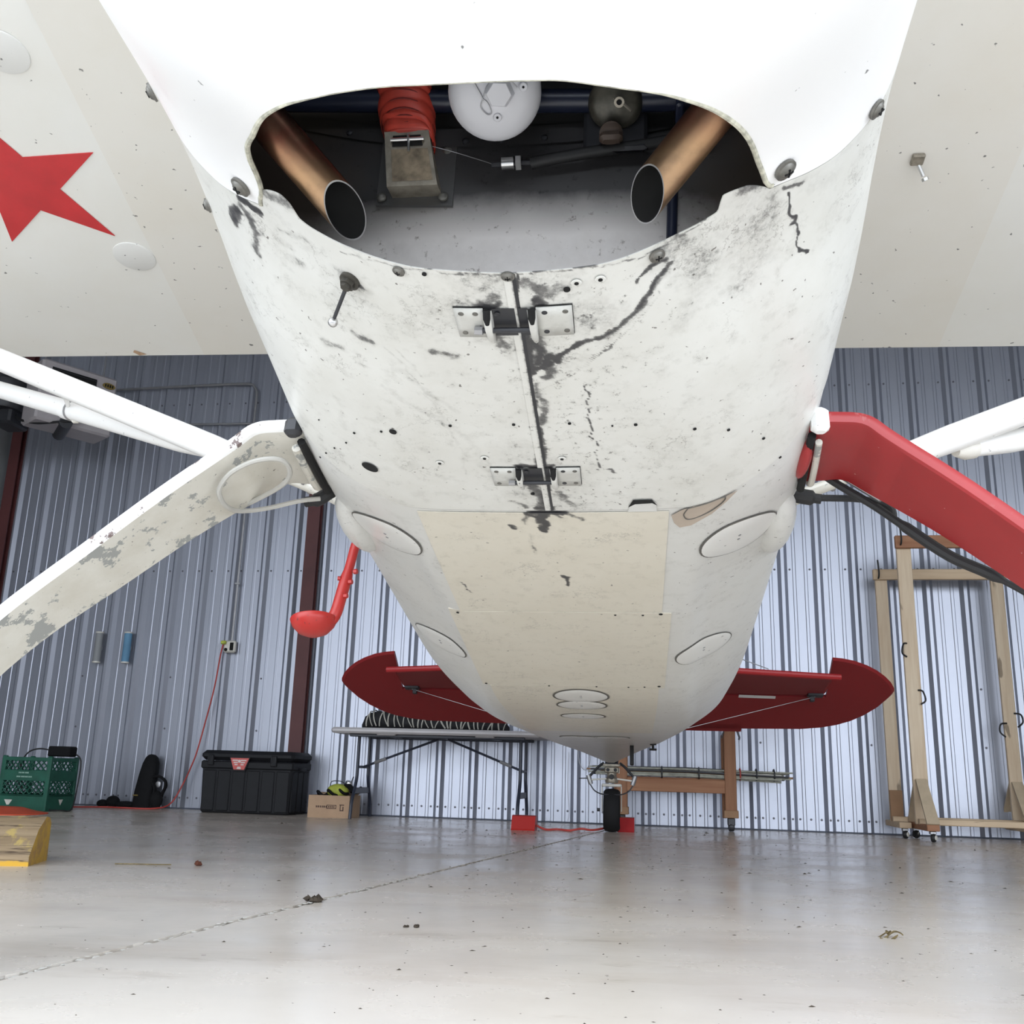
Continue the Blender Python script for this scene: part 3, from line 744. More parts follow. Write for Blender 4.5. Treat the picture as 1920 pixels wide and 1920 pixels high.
# ---- loft stations of the fuselage: station, then half section (across, up)
ST = [
(-0.8, [(0.0, 0.3), (0.086, 0.31), (0.161, 0.33), (0.225, 0.37), (0.268, 0.42), (0.289, 0.47), (0.268, 0.54), (0.161, 0.6), (0.0, 0.62)]),
(-0.72, [(0.0, 0.15), (0.15, 0.155), (0.258, 0.19), (0.344, 0.25), (0.408, 0.32), (0.44, 0.42), (0.419, 0.58), (0.301, 0.71), (0.0, 0.76)]),
(-0.6, [(0.0, 0.045), (0.162, 0.05), (0.292, 0.085), (0.389, 0.15), (0.464, 0.24), (0.502, 0.36), (0.497, 0.56), (0.378, 0.74), (0.0, 0.81)]),
(-0.45, [(0.0, -0.01), (0.161, -0.004), (0.29, 0.035), (0.398, 0.1), (0.484, 0.19), (0.527, 0.31), (0.527, 0.54), (0.409, 0.76), (0.0, 0.84)]),
(-0.32, [(0.0, -0.03), (0.15, -0.022), (0.279, 0.02), (0.386, 0.085), (0.472, 0.17), (0.531, 0.28), (0.547, 0.52), (0.44, 0.76), (0.0, 0.85)]),
(-0.05, [(0.0, 0.0), (0.117, 0.006), (0.234, 0.045), (0.341, 0.105), (0.447, 0.18), (0.527, 0.28), (0.554, 0.5), (0.447, 0.78), (0.0, 0.88)]),
(0.35, [(0.0, 0.0), (0.189, 0.006), (0.315, 0.035), (0.42, 0.085), (0.499, 0.155), (0.544, 0.26), (0.562, 0.55), (0.473, 0.9), (0.0, 1.0)]),
(0.74, [(0.0, 0.0), (0.268, 0.004), (0.371, 0.026), (0.464, 0.07), (0.52, 0.135), (0.546, 0.25), (0.567, 0.6), (0.515, 1.1), (0.0, 1.2)]),
(1.2, [(0.0, 0.0), (0.27, 0.0), (0.36, 0.035), (0.46, 0.085), (0.53, 0.15), (0.545, 0.3), (0.55, 0.6), (0.5, 1.1), (0.0, 1.22)]),
(2, [(0.0, 0.0), (0.283, 0.0), (0.383, 0.04), (0.473, 0.09), (0.528, 0.15), (0.538, 0.3), (0.533, 0.6), (0.453, 1.05), (0.0, 1.15)]),
(2.8, [(0.0, 0.09), (0.312, 0.09), (0.402, 0.12), (0.467, 0.16), (0.522, 0.215), (0.537, 0.36), (0.512, 0.6), (0.392, 0.92), (0.0, 1.02)]),
(3.6, [(0.0, 0.23), (0.28, 0.23), (0.36, 0.25), (0.43, 0.285), (0.475, 0.33), (0.49, 0.45), (0.46, 0.65), (0.34, 0.88), (0.0, 0.95)]),
(4.5, [(0.0, 0.4), (0.25, 0.4), (0.31, 0.415), (0.355, 0.44), (0.38, 0.475), (0.39, 0.56), (0.36, 0.71), (0.27, 0.85), (0.0, 0.91)]),
(5.4, [(0.0, 0.55), (0.15, 0.55), (0.185, 0.56), (0.215, 0.575), (0.235, 0.605), (0.245, 0.66), (0.23, 0.76), (0.17, 0.85), (0.0, 0.88)]),
(6.25, [(0.0, 0.67), (0.02, 0.67), (0.03, 0.675), (0.04, 0.685), (0.05, 0.705), (0.055, 0.74), (0.055, 0.79), (0.04, 0.84), (0.0, 0.86)])]
SS=np.array([a for a,_ in ST]);PP=np.array([b for _,b in ST],float)
def pchip(x,y,xi):
    h=np.diff(x);d=np.diff(y,axis=0)/h.reshape(-1,*([1]*(y.ndim-1)))
    m=np.zeros_like(y)
    for k in range(1,len(x)-1):
        w1=2*h[k]+h[k-1];w2=h[k]+2*h[k-1]
        ok=d[k-1]*d[k]>0
        with np.errstate(divide='ignore',invalid='ignore'):
            v=(w1+w2)/(w1/d[k-1]+w2/d[k])
        m[k]=np.where(ok,v,0)
    m[0]=d[0];m[-1]=d[-1]
    xi=np.clip(xi,x[0],x[-1]);k=np.clip(np.searchsorted(x,xi,side='right')-1,0,len(x)-2)
    sh=(-1,)+(1,)*(y.ndim-1)
    t=((xi-x[k])/h[k]).reshape(sh);hk=h[k].reshape(sh)
    return (2*t**3-3*t**2+1)*y[k]+(t**3-2*t**2+t)*hk*m[k]+(-2*t**3+3*t**2)*y[k+1]+(t**3-t**2)*hk*m[k+1]
def prof(s): # s array -> (n,9,2)
    return pchip(SS,PP,np.atleast_1d(np.asarray(s,float)))
TT=np.arange(9.)
def secpt(s,t,P=None): # t in [-8,8]; one s, array t -> (n,2)
    P=prof([s])[0] if P is None else P
    t=np.asarray(t,float)
    full=np.vstack([P[:0:-1]*[-1,1],P]);tt=np.arange(-8.,9.)
    return pchip(tt,full,t)

# ---- oil and dirt runs: (station, across) points, half width, strength
COWL_STROKES = [([(-0.055,-0.352),(-0.062,-0.315)],0.012,0.5),([(-0.05,0.315),(-0.04,0.345)],0.012,0.5),([(0.02,-0.06),(0.03,0.07)],0.03,0.35),([(0.09,-0.1),(0.1,0.1)],0.045,0.36),([(0.16,0.0),(0.21,0.05)],0.03,0.38),([(0.1,0.02),(0.2,0.03)],0.02,0.45),([(0.5,-0.05),(0.62,0.05)],0.04,0.3),([(0.65,-0.05),(0.73,0.06)],0.03,0.33),([(0.0,0.33),(0.12,0.33)],0.03,0.3),([(-0.01,0.4),(0.03,0.45)],0.012,0.3),([(0.0,0.22),(0.06,0.26)],0.03,0.4),([(0.004,0.006),(0.068,0.001)],0.0025,0.9),([(0.121,0.002),(0.229,-0.001)],0.0069,0.95),([(0.165,0.007),(0.238,0.007)],0.0065,0.9),([(0.243,0.001),(0.407,-0.001)],0.0041,0.75),([(0.407,-0.001),(0.511,-0.0)],0.007,0.85),([(0.501,0.0),(0.616,-0.004)],0.0085,0.9),([(0.616,-0.002),(0.72,-0.008)],0.0047,0.8),([(0.724,-0.024),(0.724,-0.002)],0.0083,0.9),([(0.223,-0.001),(0.233,0.01),(0.23,0.029),(0.199,0.042),(0.211,0.051),(0.183,0.066),(0.165,0.085)],0.0041,0.98),([(0.165,0.085),(0.159,0.107),(0.15,0.13),(0.128,0.154),(0.104,0.173),(0.083,0.189),(0.061,0.201),(0.04,0.211),(0.029,0.221)],0.0038,0.75),([(0.156,0.13),(0.127,0.162),(0.075,0.196),(0.038,0.217)],0.0075,0.4),([(0.016,0.217),(0.019,0.196),(0.032,0.184),(0.05,0.172)],0.0024,0.75),([(0.309,0.003),(0.262,0.059),(0.208,0.112),(0.171,0.145),(0.129,0.177),(0.08,0.207)],0.0016,0.5),([(0.275,0.024),(0.234,0.078),(0.18,0.129)],0.0014,0.4),([(0.092,-0.071),(0.092,-0.024),(0.094,0.023),(0.109,0.053)],0.0145,0.45),([(0.021,0.011),(0.044,0.073)],0.0107,0.5),([(0.085,-0.031),(0.137,-0.029)],0.0062,0.6),([(0.081,0.026),(0.159,0.027)],0.0062,0.6),([(0.079,0.07),(0.039,0.082),(0.027,0.118)],0.0041,0.25),([(-0.011,-0.407),(-0.005,-0.378)],0.006,0.9),([(0.008,-0.412),(0.044,-0.402)],0.0089,0.55),([(-0.013,0.373),(0.001,0.401)],0.0037,0.6),([(0.004,0.381),(0.079,0.4),(0.124,0.412),(0.137,0.426)],0.0017,0.75),([(-0.024,0.349),(0.048,0.367)],0.0108,0.35),([(0.014,-0.349),(0.008,-0.327)],0.0061,0.42),([(0.01,-0.317),(0.009,-0.301)],0.0061,0.42),([(0.04,-0.36),(0.041,-0.34)],0.0063,0.38),([(0.073,-0.348),(0.071,-0.325)],0.0079,0.34),([(0.091,-0.366),(0.097,-0.358)],0.0049,0.3),([(0.18,-0.272),(0.188,-0.247)],0.0076,0.5),([(0.228,-0.339),(0.229,-0.302)],0.0068,0.4),([(0.25,-0.282),(0.26,-0.268)],0.0043,0.3),([(0.297,-0.325),(0.297,-0.305)],0.0045,0.25),([(0.188,-0.145),(0.197,-0.112)],0.0083,0.5),([(0.861,-0.001),(0.864,0.001)],0.0023,0.1),([(0.192,-0.224),(0.237,-0.198),(0.301,-0.175),(0.392,-0.163),(0.502,-0.143),(0.595,-0.152)],0.0026,0.3),([(0.192,-0.206),(0.255,-0.175)],0.0019,0.3),([(0.366,-0.333),(0.404,-0.253),(0.465,-0.176)],0.0021,0.15),([(0.28,0.092),(0.344,0.094),(0.412,0.096),(0.505,0.1),(0.566,0.102)],0.0015,0.7),([(0.562,-0.08),(0.607,0.063)],0.009,0.45),([(0.696,-0.075),(0.72,-0.05)],0.0053,0.55),([(0.542,-0.118),(0.605,-0.096)],0.0079,0.3),([(-0.002,-0.244),(-0.008,-0.147),(-0.001,-0.057),(0.002,0.031),(-0.0,0.119),(-0.004,0.198),(-0.024,0.269)],0.002,0.55),([(-0.048,0.246),(-0.029,0.334)],0.0087,0.22),([(-0.002,0.198),(-0.017,0.248),(0.02,0.294)],0.0119,0.25),([(0.563,0.12),(0.578,0.13)],0.0028,0.7),([(0.054,-0.251),(0.061,-0.238)],0.0052,0.85),([(0.052,-0.259),(0.072,-0.231)],0.0126,0.35),([(0.157,-0.064),(0.157,-0.036)],0.0081,0.4),([(0.062,-0.153),(0.107,-0.138),(0.134,-0.151)],0.0017,0.3),([(0.02,0.02),(0.05,0.05)],0.014,0.55),([(0.155,0.012),(0.19,0.03),(0.215,0.02)],0.008,0.8),([(0.2,0.015),(0.24,0.045),(0.26,0.03)],0.007,0.6),([(0.28,0.01),(0.36,0.02),(0.4,0.012)],0.007,0.55),([(0.05,-0.03),(0.07,-0.05)],0.01,0.55),([(0.14,-0.045),(0.17,-0.03)],0.01,0.5),([(0.06,0.03),(0.072,0.035)],0.008,0.8),([(0.068,-0.05),(0.072,-0.03)],0.006,0.85),([(0.548,-0.045),(0.55,0.015)],0.006,0.8),([(0.62,-0.03),(0.68,-0.012),(0.73,-0.02)],0.01,0.65),([(0.66,0.02),(0.72,0.05)],0.008,0.5),([(0.03,0.25),(0.09,0.27),(0.15,0.24)],0.018,0.3),([(0.02,0.34),(0.1,0.35)],0.02,0.35),([(0.02,-0.43),(0.06,-0.45)],0.008,0.7),([(0.05,-0.41),(0.1,-0.42)],0.006,0.5),([(0.3,-0.25),(0.42,-0.14),(0.55,-0.1)],0.006,0.28),([(0.26,-0.2),(0.36,-0.13)],0.005,0.3),([(0.34,0.1),(0.36,0.2)],0.015,0.2),([(0.5,0.2),(0.55,0.3)],0.02,0.2)]
BELLY_STROKES = [([(0.739,-0.03),(0.744,0.007)],0.0084,0.95),([(0.744,-0.023),(0.795,-0.023),(0.839,-0.02)],0.0061,0.98),([(0.749,-0.053),(0.769,-0.028)],0.0036,0.8),([(0.757,0.006),(0.774,0.022)],0.0036,0.6),([(0.848,-0.057),(0.961,-0.047)],0.0039,0.4),([(1.078,-0.002),(1.098,0.012),(1.141,0.012)],0.0041,0.9),([(1.122,-0.249),(1.167,-0.24),(1.198,-0.229)],0.0018,0.8),([(0.769,-0.005),(0.808,0.036)],0.0147,0.2),([(2.117,-0.242),(2.123,-0.223)],0.0039,0.8),([(0.808,-0.087),(0.821,-0.08)],0.0031,0.8),([(0.742,-0.04),(0.748,0.02)],0.008,0.98),([(0.742,-0.014),(0.79,-0.02),(0.835,-0.021)],0.0075,0.98),([(0.76,-0.05),(0.8,-0.06)],0.006,0.5),([(0.75,0.03),(0.78,0.06)],0.006,0.5)]

# ================================================================ the airplane
YAW, ATT = math.radians(7.2053), math.radians(11.3)
_ah = np.array([math.sin(YAW), math.cos(YAW), 0])
AR = np.array([math.cos(YAW), -math.sin(YAW), 0])
AA = _ah * math.cos(ATT) - np.array([0, 0, math.sin(ATT)])
AU = _ah * math.sin(ATT) + np.array([0, 0, math.cos(ATT)])
AO = np.array([-.01183, 1.233, 1.06697])
ROT = Matrix((tuple(AR), tuple(AA), tuple(AU))).transposed()        # local x = across, y = aft, z = up
_g = AO + AA * .75; _g[2] = 0
PLANE = empty('airplane', tuple(_g)); PLANE.rotation_euler = ROT.to_euler()
tag(PLANE, 'white high-wing tailwheel airplane with red tail seen from under its nose', 'airplane')
OFF = tuple(ROT.transposed() @ Vector(AO - _g))
def AP(name, mb, mat, parent=None, **kw):
    if parent is None: return ob(name, mb, mat, PLANE, OFF, **kw)
    return ob(name, mb, mat, parent, (0, 0, 0), **kw)
def wz(r, s, u): return float((AO + AA * s + AR * r + AU * u)[2])

def sect(s, t):
    """skin points (len(s), len(t), 3) as (r, s, u)"""
    s = np.atleast_1d(np.asarray(s, float)); t = np.asarray(t, float)
    P = prof(s); out = np.zeros((len(s), len(t), 3))
    tt = np.arange(-8., 9.)
    for i in range(len(s)):
        full = np.vstack([P[i][:0:-1] * [-1, 1], P[i]])
        q = pchip(tt, full, t)
        out[i, :, 0] = q[:, 0]; out[i, :, 1] = s[i]; out[i, :, 2] = q[:, 1]
    return out
_TS = np.linspace(-6, 6, 601)
def on_skin(s, r, off=0.0):
    q = sect([s], _TS)[0]
    t = float(np.interp(r, q[:, 0], _TS))
    p = sect([s, s + .01], [t, t + .05])
    a = p[0, 1] - p[0, 0]; b = p[1, 0] - p[0, 0]
    n = np.cross(a, b); n = n / np.linalg.norm(n)
    if n[2] > 0: n = -n
    return p[0, 0] + n * off, n
def seg_dist(px, py, a, b):
    ax, ay = a; bx, by = b; dx, dy = bx - ax, by - ay; L = dx * dx + dy * dy + 1e-12
    t = np.clip(((px - ax) * dx + (py - ay) * dy) / L, 0, 1)
    return np.hypot(px - ax - t * dx, py - ay - t * dy)
def set_attr(o, name, v):
    a = o.data.attributes.new(name, 'FLOAT', 'POINT'); a.data.foreach_set('value', np.asarray(v, np.float32))
def vnoise(x, y, f, seed):
    L = np.random.RandomState(seed).rand(257, 257)
    x = x * f + 80; y = y * f + 80; i = np.floor(x).astype(int); j = np.floor(y).astype(int); u = x - i; v = y - j
    u = u * u * (3 - 2 * u); v = v * v * (3 - 2 * v); a = lambda p, q: L[p % 257, q % 257]
    return (a(i, j) * (1 - u) + a(i + 1, j) * u) * (1 - v) + (a(i, j + 1) * (1 - u) + a(i + 1, j + 1) * u) * v
def fbm(x, y, f, seed, o=4):
    return sum(vnoise(x, y, f * 2 ** k, seed + k) * .5 ** k for k in range(o)) / sum(.5 ** k for k in range(o))
def paint(P, strokes):
    X = P[:, 0]; Y = P[:, 1]; g = np.zeros(len(P))
    w1 = fbm(X, Y, 45, 5); w2 = fbm(X, Y, 45, 25); w3 = fbm(X, Y, 130, 55, 3); w4 = fbm(X, Y, 30, 75, 5)
    X = X + (w1 - .5) * .020; Y = Y + (w2 - .5) * .020
    for pts, wd, dk in strokes:
        for a, b in zip(pts[:-1], pts[1:]):
            d = seg_dist(Y, X, a, b)
            g = np.maximum(g, dk * np.clip(1.3 - d / wd * .55 * (.6 + 1.0 * w3), 0, 1) * (.55 + .75 * w4 if dk < .6 else 1))
    return g
def skin_mesh(name, tt, s0f, s1f, ns, mat, thick=.0018, strokes=None, inner=None, parent=None, label=None, sdist=None):
    u = np.linspace(0, 1, ns) if sdist is None else sdist
    P = np.zeros((ns, len(tt), 3))
    S0 = np.array([s0f(t) for t in tt]); S1 = np.array([s1f(t) for t in tt])
    # sample the loft on a dense s grid, then interpolate along every t column
    sg = np.linspace(min(S0.min(), S1.min()) - .001, max(S0.max(), S1.max()) + .001, 160)
    Q = sect(sg, tt)
    for j in range(len(tt)):
        s = S0[j] + (S1[j] - S0[j]) * u
        for c in (0, 2): P[:, j, c] = np.interp(s, sg, Q[:, j, c])
        P[:, j, 1] = s
    mb = MB(); mb.grid(P); nf = len(mb.f); ring = None
    if thick:
        du = np.gradient(P, axis=0); dv = np.gradient(P, axis=1)
        N = np.cross(dv, du); N /= np.linalg.norm(N, axis=2)[:, :, None] + 1e-12
        C0 = P.mean(axis=(0, 1)) * [0, 1, 0] + [0, 0, .45]
        if np.sum(N * (C0 - P)) < 0: N = -N
        P2 = P + N * thick
        mb.grid(P2); nf2 = len(mb.f)
        for e1, e2 in ((P[0], P2[0]), (P[-1], P2[-1]), (P[:, 0], P2[:, 0]), (P[:, -1], P2[:, -1])): mb.grid(np.array([e1, e2]))
    o = AP(name, mb, [mat, inner or mat], parent, fix=False, sharp=50, label=label)
    if thick:
        mi = np.zeros(len(mb.f), np.int32); mi[nf:nf2] = 1
        o.data.polygons.foreach_set('material_index', mi)
    if strokes is not None: set_attr(o, 'grime', paint(np.array(mb.v), strokes))
    return o

# ---- grimy cowling paint
def grimy(name, base, film, attr=True, rough=.33, nearseam=True):
    m = NT(name)
    n1 = m.noise(5, 7, .62); n2 = m.noise(26, 8, .7); n3 = m.noise(120, 4, .6)
    col = m.mix(m.ramp(n1, [(.40, 0), (.72, .6)]), base, film)
    col = m.mix(m.ramp(n2, [(.52, 0), (.74, .40)]), col, tuple(x * .66 for x in film))
    x, y, z = m.sep()
    rg = rough
    if attr:
        g = m.attr('grime')
        near = m.ramp(m.math('ABSOLUTE', m.math('SUBTRACT', x, .06)), [(.0, 1), (.28, 0)])      # old oil is worst about the middle seam
        n4 = m.noise(52, 10, .80)
        spk = m.ramp(m.math('ADD', n4, m.math('MULTIPLY', near, .085 if nearseam else -.05)), [(.645, 0), (.70, .8)])
        col = m.mix(spk, col, (.10, .095, .085))
        # wrinkled lifting paint
        w0 = m.noise(30, 3, .5); rid = m.math('ABSOLUTE', m.math('SUBTRACT', m.noise(34, 5, .62), .5))
        wr = m.math('MULTIPLY', m.ramp(rid, [(.0, 1), (.016, 0)]), m.ramp(m.noise(6.5, 5, .6), [(.53, 0), (.64, .6)]))
        col = m.mix(wr, col, (.16, .15, .135))
        gg = m.math('ADD', g, m.math('MULTIPLY', m.math('SUBTRACT', n4, .5), .9))
        gm = m.ramp(gg, [(.32, 0), (.50, .72), (.75, .97)])
        soft = m.ramp(g, [(.12, 0), (.6, .55)])
        col = m.mix(m.math('MULTIPLY', soft, m.ramp(n3, [(.35, .2), (.65, 1)])), col, (.16, .15, .135))
        col = m.mix(m.math('MULTIPLY', gm, m.ramp(g, [(.05, 0), (.2, 1)])), col, (.028, .028, .032))
        m.bump(m.math('ADD', m.math('MULTIPLY', n4, .5), m.math('MULTIPLY', wr, .6)), .25, .0012)
    sp = m.ramp(m.noise(75, 2, .5), [(.72, 0), (.74, .8)])
    col = m.mix(sp, col, (.08, .07, .06))
    return m.out(col, rg)
M['cowl'] = grimy('grimy_cowl_paint', (.665, .665, .635), (.53, .52, .475))
M['belly'] = grimy('belly_paint', (.62, .62, .60), (.56, .555, .52), nearseam=False)
M['bellycream'] = grimy('yellowed_belly_paint', (.645, .61, .525), (.59, .55, .46), nearseam=False)
M['bowl'] = painted('nose_bowl_paint', (.86, .86, .86), filmk=.06, specks=.75, big=.83, rough=.3)

def tgrid(a, b, n): return np.linspace(a, b, n)
# plan-form cut lines, as station against |t|
_lipT = np.array([-3.3, -3.15, -2.94, -2.31, -1.86, -1.44, -.96, -.5, 0, .5, .93, 1.3, 1.69, 2.19, 2.66, 2.95, 3.08, 3.2])
_lipS = np.array([-.022, -.05, -.131, -.222, -.276, -.311, -.333, -.341, -.342, -.338, -.322, -.303, -.269, -.211, -.136, -.066, -.03, -.024])
_semT = np.array([3.1, 3.25, 3.6, 4.0, 4.3, 4.56, 4.95, 5.5, 8]); _semS = np.array([-.024, -.022, -.015, -.012, -.02, -.036, -.08, -.20, -.36])
def lip_s(t):
    if -3.25 < t < 3.15: return float(pchip(_lipT, _lipS[:, None], np.array([t]))[0, 0])
    return float(pchip(_semT, _semS[:, None], np.array([abs(t)]))[0, 0])
_reT = np.array([-3.2, -3.08, -2.80, -2.70, -2.62, -2.3, -1.8, -1.2, -.6, 0, .8, 1.5, 1.9, 2.3, 2.42, 2.48, 2.75, 3.0, 3.1])
_reS = np.array([-.03, -.062, -.072, -.062, -.034, -.022, -.013, -.009, -.004, 0, -.002, -.011, -.018, -.026, -.03, -.056, -.052, -.034, -.022])
def rear_s(t):
    if -3.2 < t < 3.1: return float(pchip(_reT, _reS[:, None], np.array([t]))[0, 0])
    return float(pchip(_semT, _semS[:, None], np.array([abs(t)]))[0, 0]) + .0015
_rsT = np.array([0, .6, 1.25, 1.97, 2.5, 2.9, 3.3, 3.8, 4.6, 6, 8]); _rsS = np.array([.738, .736, .73, .69, .655, .625, .595, .57, .55, .54, .54])
def cowl_end(t): return float(pchip(_rsT, _rsS[:, None], np.array([abs(t)]))[0, 0])
tb = np.concatenate([tgrid(-8, -5, 10)[:-1], tgrid(-5, 5, 320), tgrid(5, 8, 10)[1:]])
bowl = skin_mesh('nose_bowl', tb, lambda t: -.80, lip_s, 60, M['bowl'], .0022, None, M['soot_shade'])
for sgn in (-1, 1):
    tc = np.concatenate([tgrid(.0, 4.2, 210), tgrid(4.2, 8, 26)[1:]]) * sgn
    tc[0] = sgn * .012
    if sgn < 0: tc = tc[::-1]
    o = skin_mesh('lower_cowl', tc, rear_s, cowl_end, 230, M['cowl'], .0016, COWL_STROKES, M['soot_shade'])
M['edgepaint'] = plain('worn_cream_edge', (.46, .45, .37), .6, var=.5, scale=60)
tl = np.linspace(-3.25, 3.12, 150)
AP('rolled_edge', MB().tube([tuple(sect([lip_s(t)], [t])[0, 0] + np.array([0, .0008, .0015])) for t in tl], [.0016 + .0022 * min(1, max(0, abs(t) - 1.2)) for t in tl], 7), M['edgepaint'], bowl)
# seam lap strip down the middle and a rolled edge round the opening
mb = MB(); P = [[tuple(on_skin(s, r, .0012)[0]) for r in (-.011, -.004, .001)] for s in np.linspace(.002, .735, 40)]
mb.grid(np.array(P))
lap = AP('seam_lap', mb, M['cowl'], fix=False); set_attr(lap, 'grime', np.tile([.04, .10, .5], 40))
P = [[tuple(on_skin(s, r, .0004)[0]) for r in (.0, .006)] for s in np.linspace(.002, .735, 40)]
AP('seam_gap', MB().grid(np.array(P)), M['dark'], fix=False)

# ---- fuselage behind the cowling
tf = np.concatenate([tgrid(-8, -5, 8)[:-1], tgrid(-5, 5, 120), tgrid(5, 8, 8)[1:]])
sd = np.concatenate([np.linspace(0, .1, 30)[:-1], np.linspace(.1, .3, 50)[:-1], np.linspace(.3, 1, 70)])
fus = skin_mesh('fuselage', tf, lambda t: cowl_end(t) - .012, lambda t: 6.25, len(sd), M['belly'], 0, BELLY_STROKES, sdist=sd)
# set the fuselage skin a sheet's thickness inside the cowling edge
me = fus.data; co = np.zeros(len(me.vertices) * 3); me.vertices.foreach_get('co', co); co = co.reshape(-1, 3)
ctr = np.stack([np.zeros(len(co)), co[:, 1], np.full(len(co), .45)], 1)
co = co + (ctr - co) / np.linalg.norm(ctr - co, axis=1)[:, None] * .0022 * np.clip(1 - (co[:, 1] - .6) / 2.5, 0, 1)[:, None]
me.vertices.foreach_set('co', co.ravel()); me.update()
te = np.linspace(-4.6, 4.6, 120)
def edge_row(d, of):
    row = []
    for t in te:
        q = sect([cowl_end(t) + d], [t])[0, 0]; c_ = np.array([0, q[1], .45]); k_ = (c_ - q) / np.linalg.norm(c_ - q); row.append(q + k_ * of)
    return row
AP('cowl_edge_shadow', MB().grid(np.array([edge_row(-.002, .0010), edge_row(.0032, .0014)])), M['dark'], fus, fix=False)  # dark strip laid in as the shadow along the cowl's rear edge
mb = MB(); mb._ell((0, 6.25, .765), .1, 12, 8, (.5, .6, .95)); AP('tail_cap', mb, M['belly'])
def plate(s0, s1, r0, r1, off, n=14, m_=14):
    out = []; rr_ = np.linspace(r0, r1, m_); tq = np.linspace(-5, 5, 301)
    for s in np.linspace(s0, s1, n):
        q = sect([s, s + .01], tq); t = np.interp(rr_, q[0, :, 0], tq)
        f_ = lambda k, t_: np.stack([np.interp(t_, tq, q[k, :, c]) for c in range(3)], 1)
        a = f_(0, t); e1 = f_(0, t + .08) - a; e2 = f_(1, t) - a
        nn = np.cross(e1, e2); nn /= np.linalg.norm(nn, axis=1)[:, None]; nn *= np.where(nn[:, 2:] > 0, -1, 1)
        out.append(a + nn * off)
    return np.array(out)
def shell_plate(name, s0, s1, r0, r1, th, mat, parent=None, n=14, m_=14):
    mb = MB(); a = plate(s0, s1, r0, r1, th, n, m_); b = plate(s0, s1, r0, r1, -.001, n, m_)
    mb.grid(a)
    for A_, B_ in ((a[0], b[0]), (a[-1], b[-1]), (a[:, 0], b[:, 0]), (a[:, -1], b[:, -1])): mb.grid(np.array([A_, B_]))
    o = AP(name, mb, mat, parent, fix=False, sharp=30)
    return o
bp1 = shell_plate('belly_panel', .748, 1.322, -.280, .238, .0006, M['bellycream'], None, 110, 90); set_attr(bp1, 'grime', paint(np.array(bp1.data.vertices and [v.co[:] for v in bp1.data.vertices]), BELLY_STROKES))
bp2 = shell_plate('belly_panel', 1.325, 1.995, -.312, .262, .0014, M['bellycream']); set_attr(bp2, 'grime', np.zeros(len(bp2.data.vertices)))
bp3 = shell_plate('belly_panel', 2.0, 3.3, -.29, .245, .0008, M['bellycream']); set_attr(bp3, 'grime', np.zeros(len(bp3.data.vertices)))
ringdark = plain('cover_edge_dirt', (.10, .095, .085), .8)
M['cover'] = painted('cover_plate_paint', (.685, .685, .665), filmk=.1)
def skin_disc(name, s, r, rad, off=.0022, mat=None, crescent=True):
    q0, n0 = on_skin(s, r); e1 = np.array([0, 1, 0.]); e1 = e1 - n0 * e1.dot(n0); e1 /= np.linalg.norm(e1); e2 = np.cross(n0, e1)
    def pt(rr_, q, of):
        p = q0 + (e1 * math.cos(q) + e2 * math.sin(q)) * rr_
        return on_skin(p[1], p[0], of)[0]
    qs = np.linspace(0, 2 * math.pi, 36, endpoint=False)
    mb = MB(); mb.grid(np.array([[pt(rad * k, q, off * (1 if k < .97 else .4)) for q in qs] for k in (.001, .5, .93, 1)]), wrap=True)
    o = AP(name, mb, mat or M['cover'], fix=False, sharp=60)
    mb = MB(); mb.grid(np.array([[pt(rad * k, q, .0026) for q in qs] for k in (.985, 1.06 if not crescent else 1.0)] if not crescent else [[pt(rad * .985, q, .0012) for q in qs], [pt(rad * (1.02 + .05 * max(0, math.cos(q - 2.6 * (1 if r < 0 else -1)))), q, .0007) for q in qs]]), wrap=True)
    AP('edge_dirt', mb, ringdark, o, fix=False)
    mb = MB()
    for dx in (-.12, .12):
        p = pt(rad * abs(dx), 0 if dx > 0 else math.pi, off + .0004); mb.lathe([(.0035, -.0004), (.0035, .0006)], 8, tuple(p), tuple(n0))
    AP('toggle', mb, M['grey'], o)
    return o
for s, r, rd in ((.938, -.392, .088), (.950, .396, .090), (1.725, -.407, .086), (1.703, .366, .088), (2.118, -.005, .088), (2.275, -.010, .083), (2.575, -.02, .080), (3.75, -.10, .09), (3.72, .06, .085)):
    skin_disc('inspection_cover', s, r, rd, crescent=abs(r) > .2, off=.0022 if abs(r) > .2 else .0034)
# paint scuff and notch at the rear edge of the cowling
M['scuff'] = plain('bare_primer_scuff', (.40, .335, .275), .6, var=.1)
mb = MB(); oc = [(.765, .243), (.742, .262), (.728, .285), (.715, .34), (.700, .37), (.735, .352), (.775, .325), (.815, .285), (.822, .262), (.80, .25)]
cs = np.mean(oc, 0); V = [tuple(on_skin(cs[0], cs[1], .0016)[0])] + [tuple(on_skin(s, r, .0016)[0]) for s, r in oc]
mb.add(V, [(0, i, i % len(oc) + 1) for i in range(1, len(oc) + 1)])
sc_ = AP('bare_patch', mb, M['scuff'], fix=False)
pts = [on_skin(s, r, .002)[0] for s, r in ((.735, .275), (.722, .31), (.712, .345), (.735, .342), (.765, .315), (.785, .28), (.765, .268), (.735, .275))]
AP('scribed_line', MB().tube(spline([tuple(p) for p in pts], 5), .0012, 5), ringdark, sc_)
nt = MB().add([tuple(on_skin(s, r, .0022)[0]) for s, r in ((.742, .156), (.707, .160), (.698, .170), (.698, .202), (.705, .212), (.744, .214))], [(0, 1, 2, 3, 4, 5)])
AP('edge_notch', nt, M['belly'], fix=False)
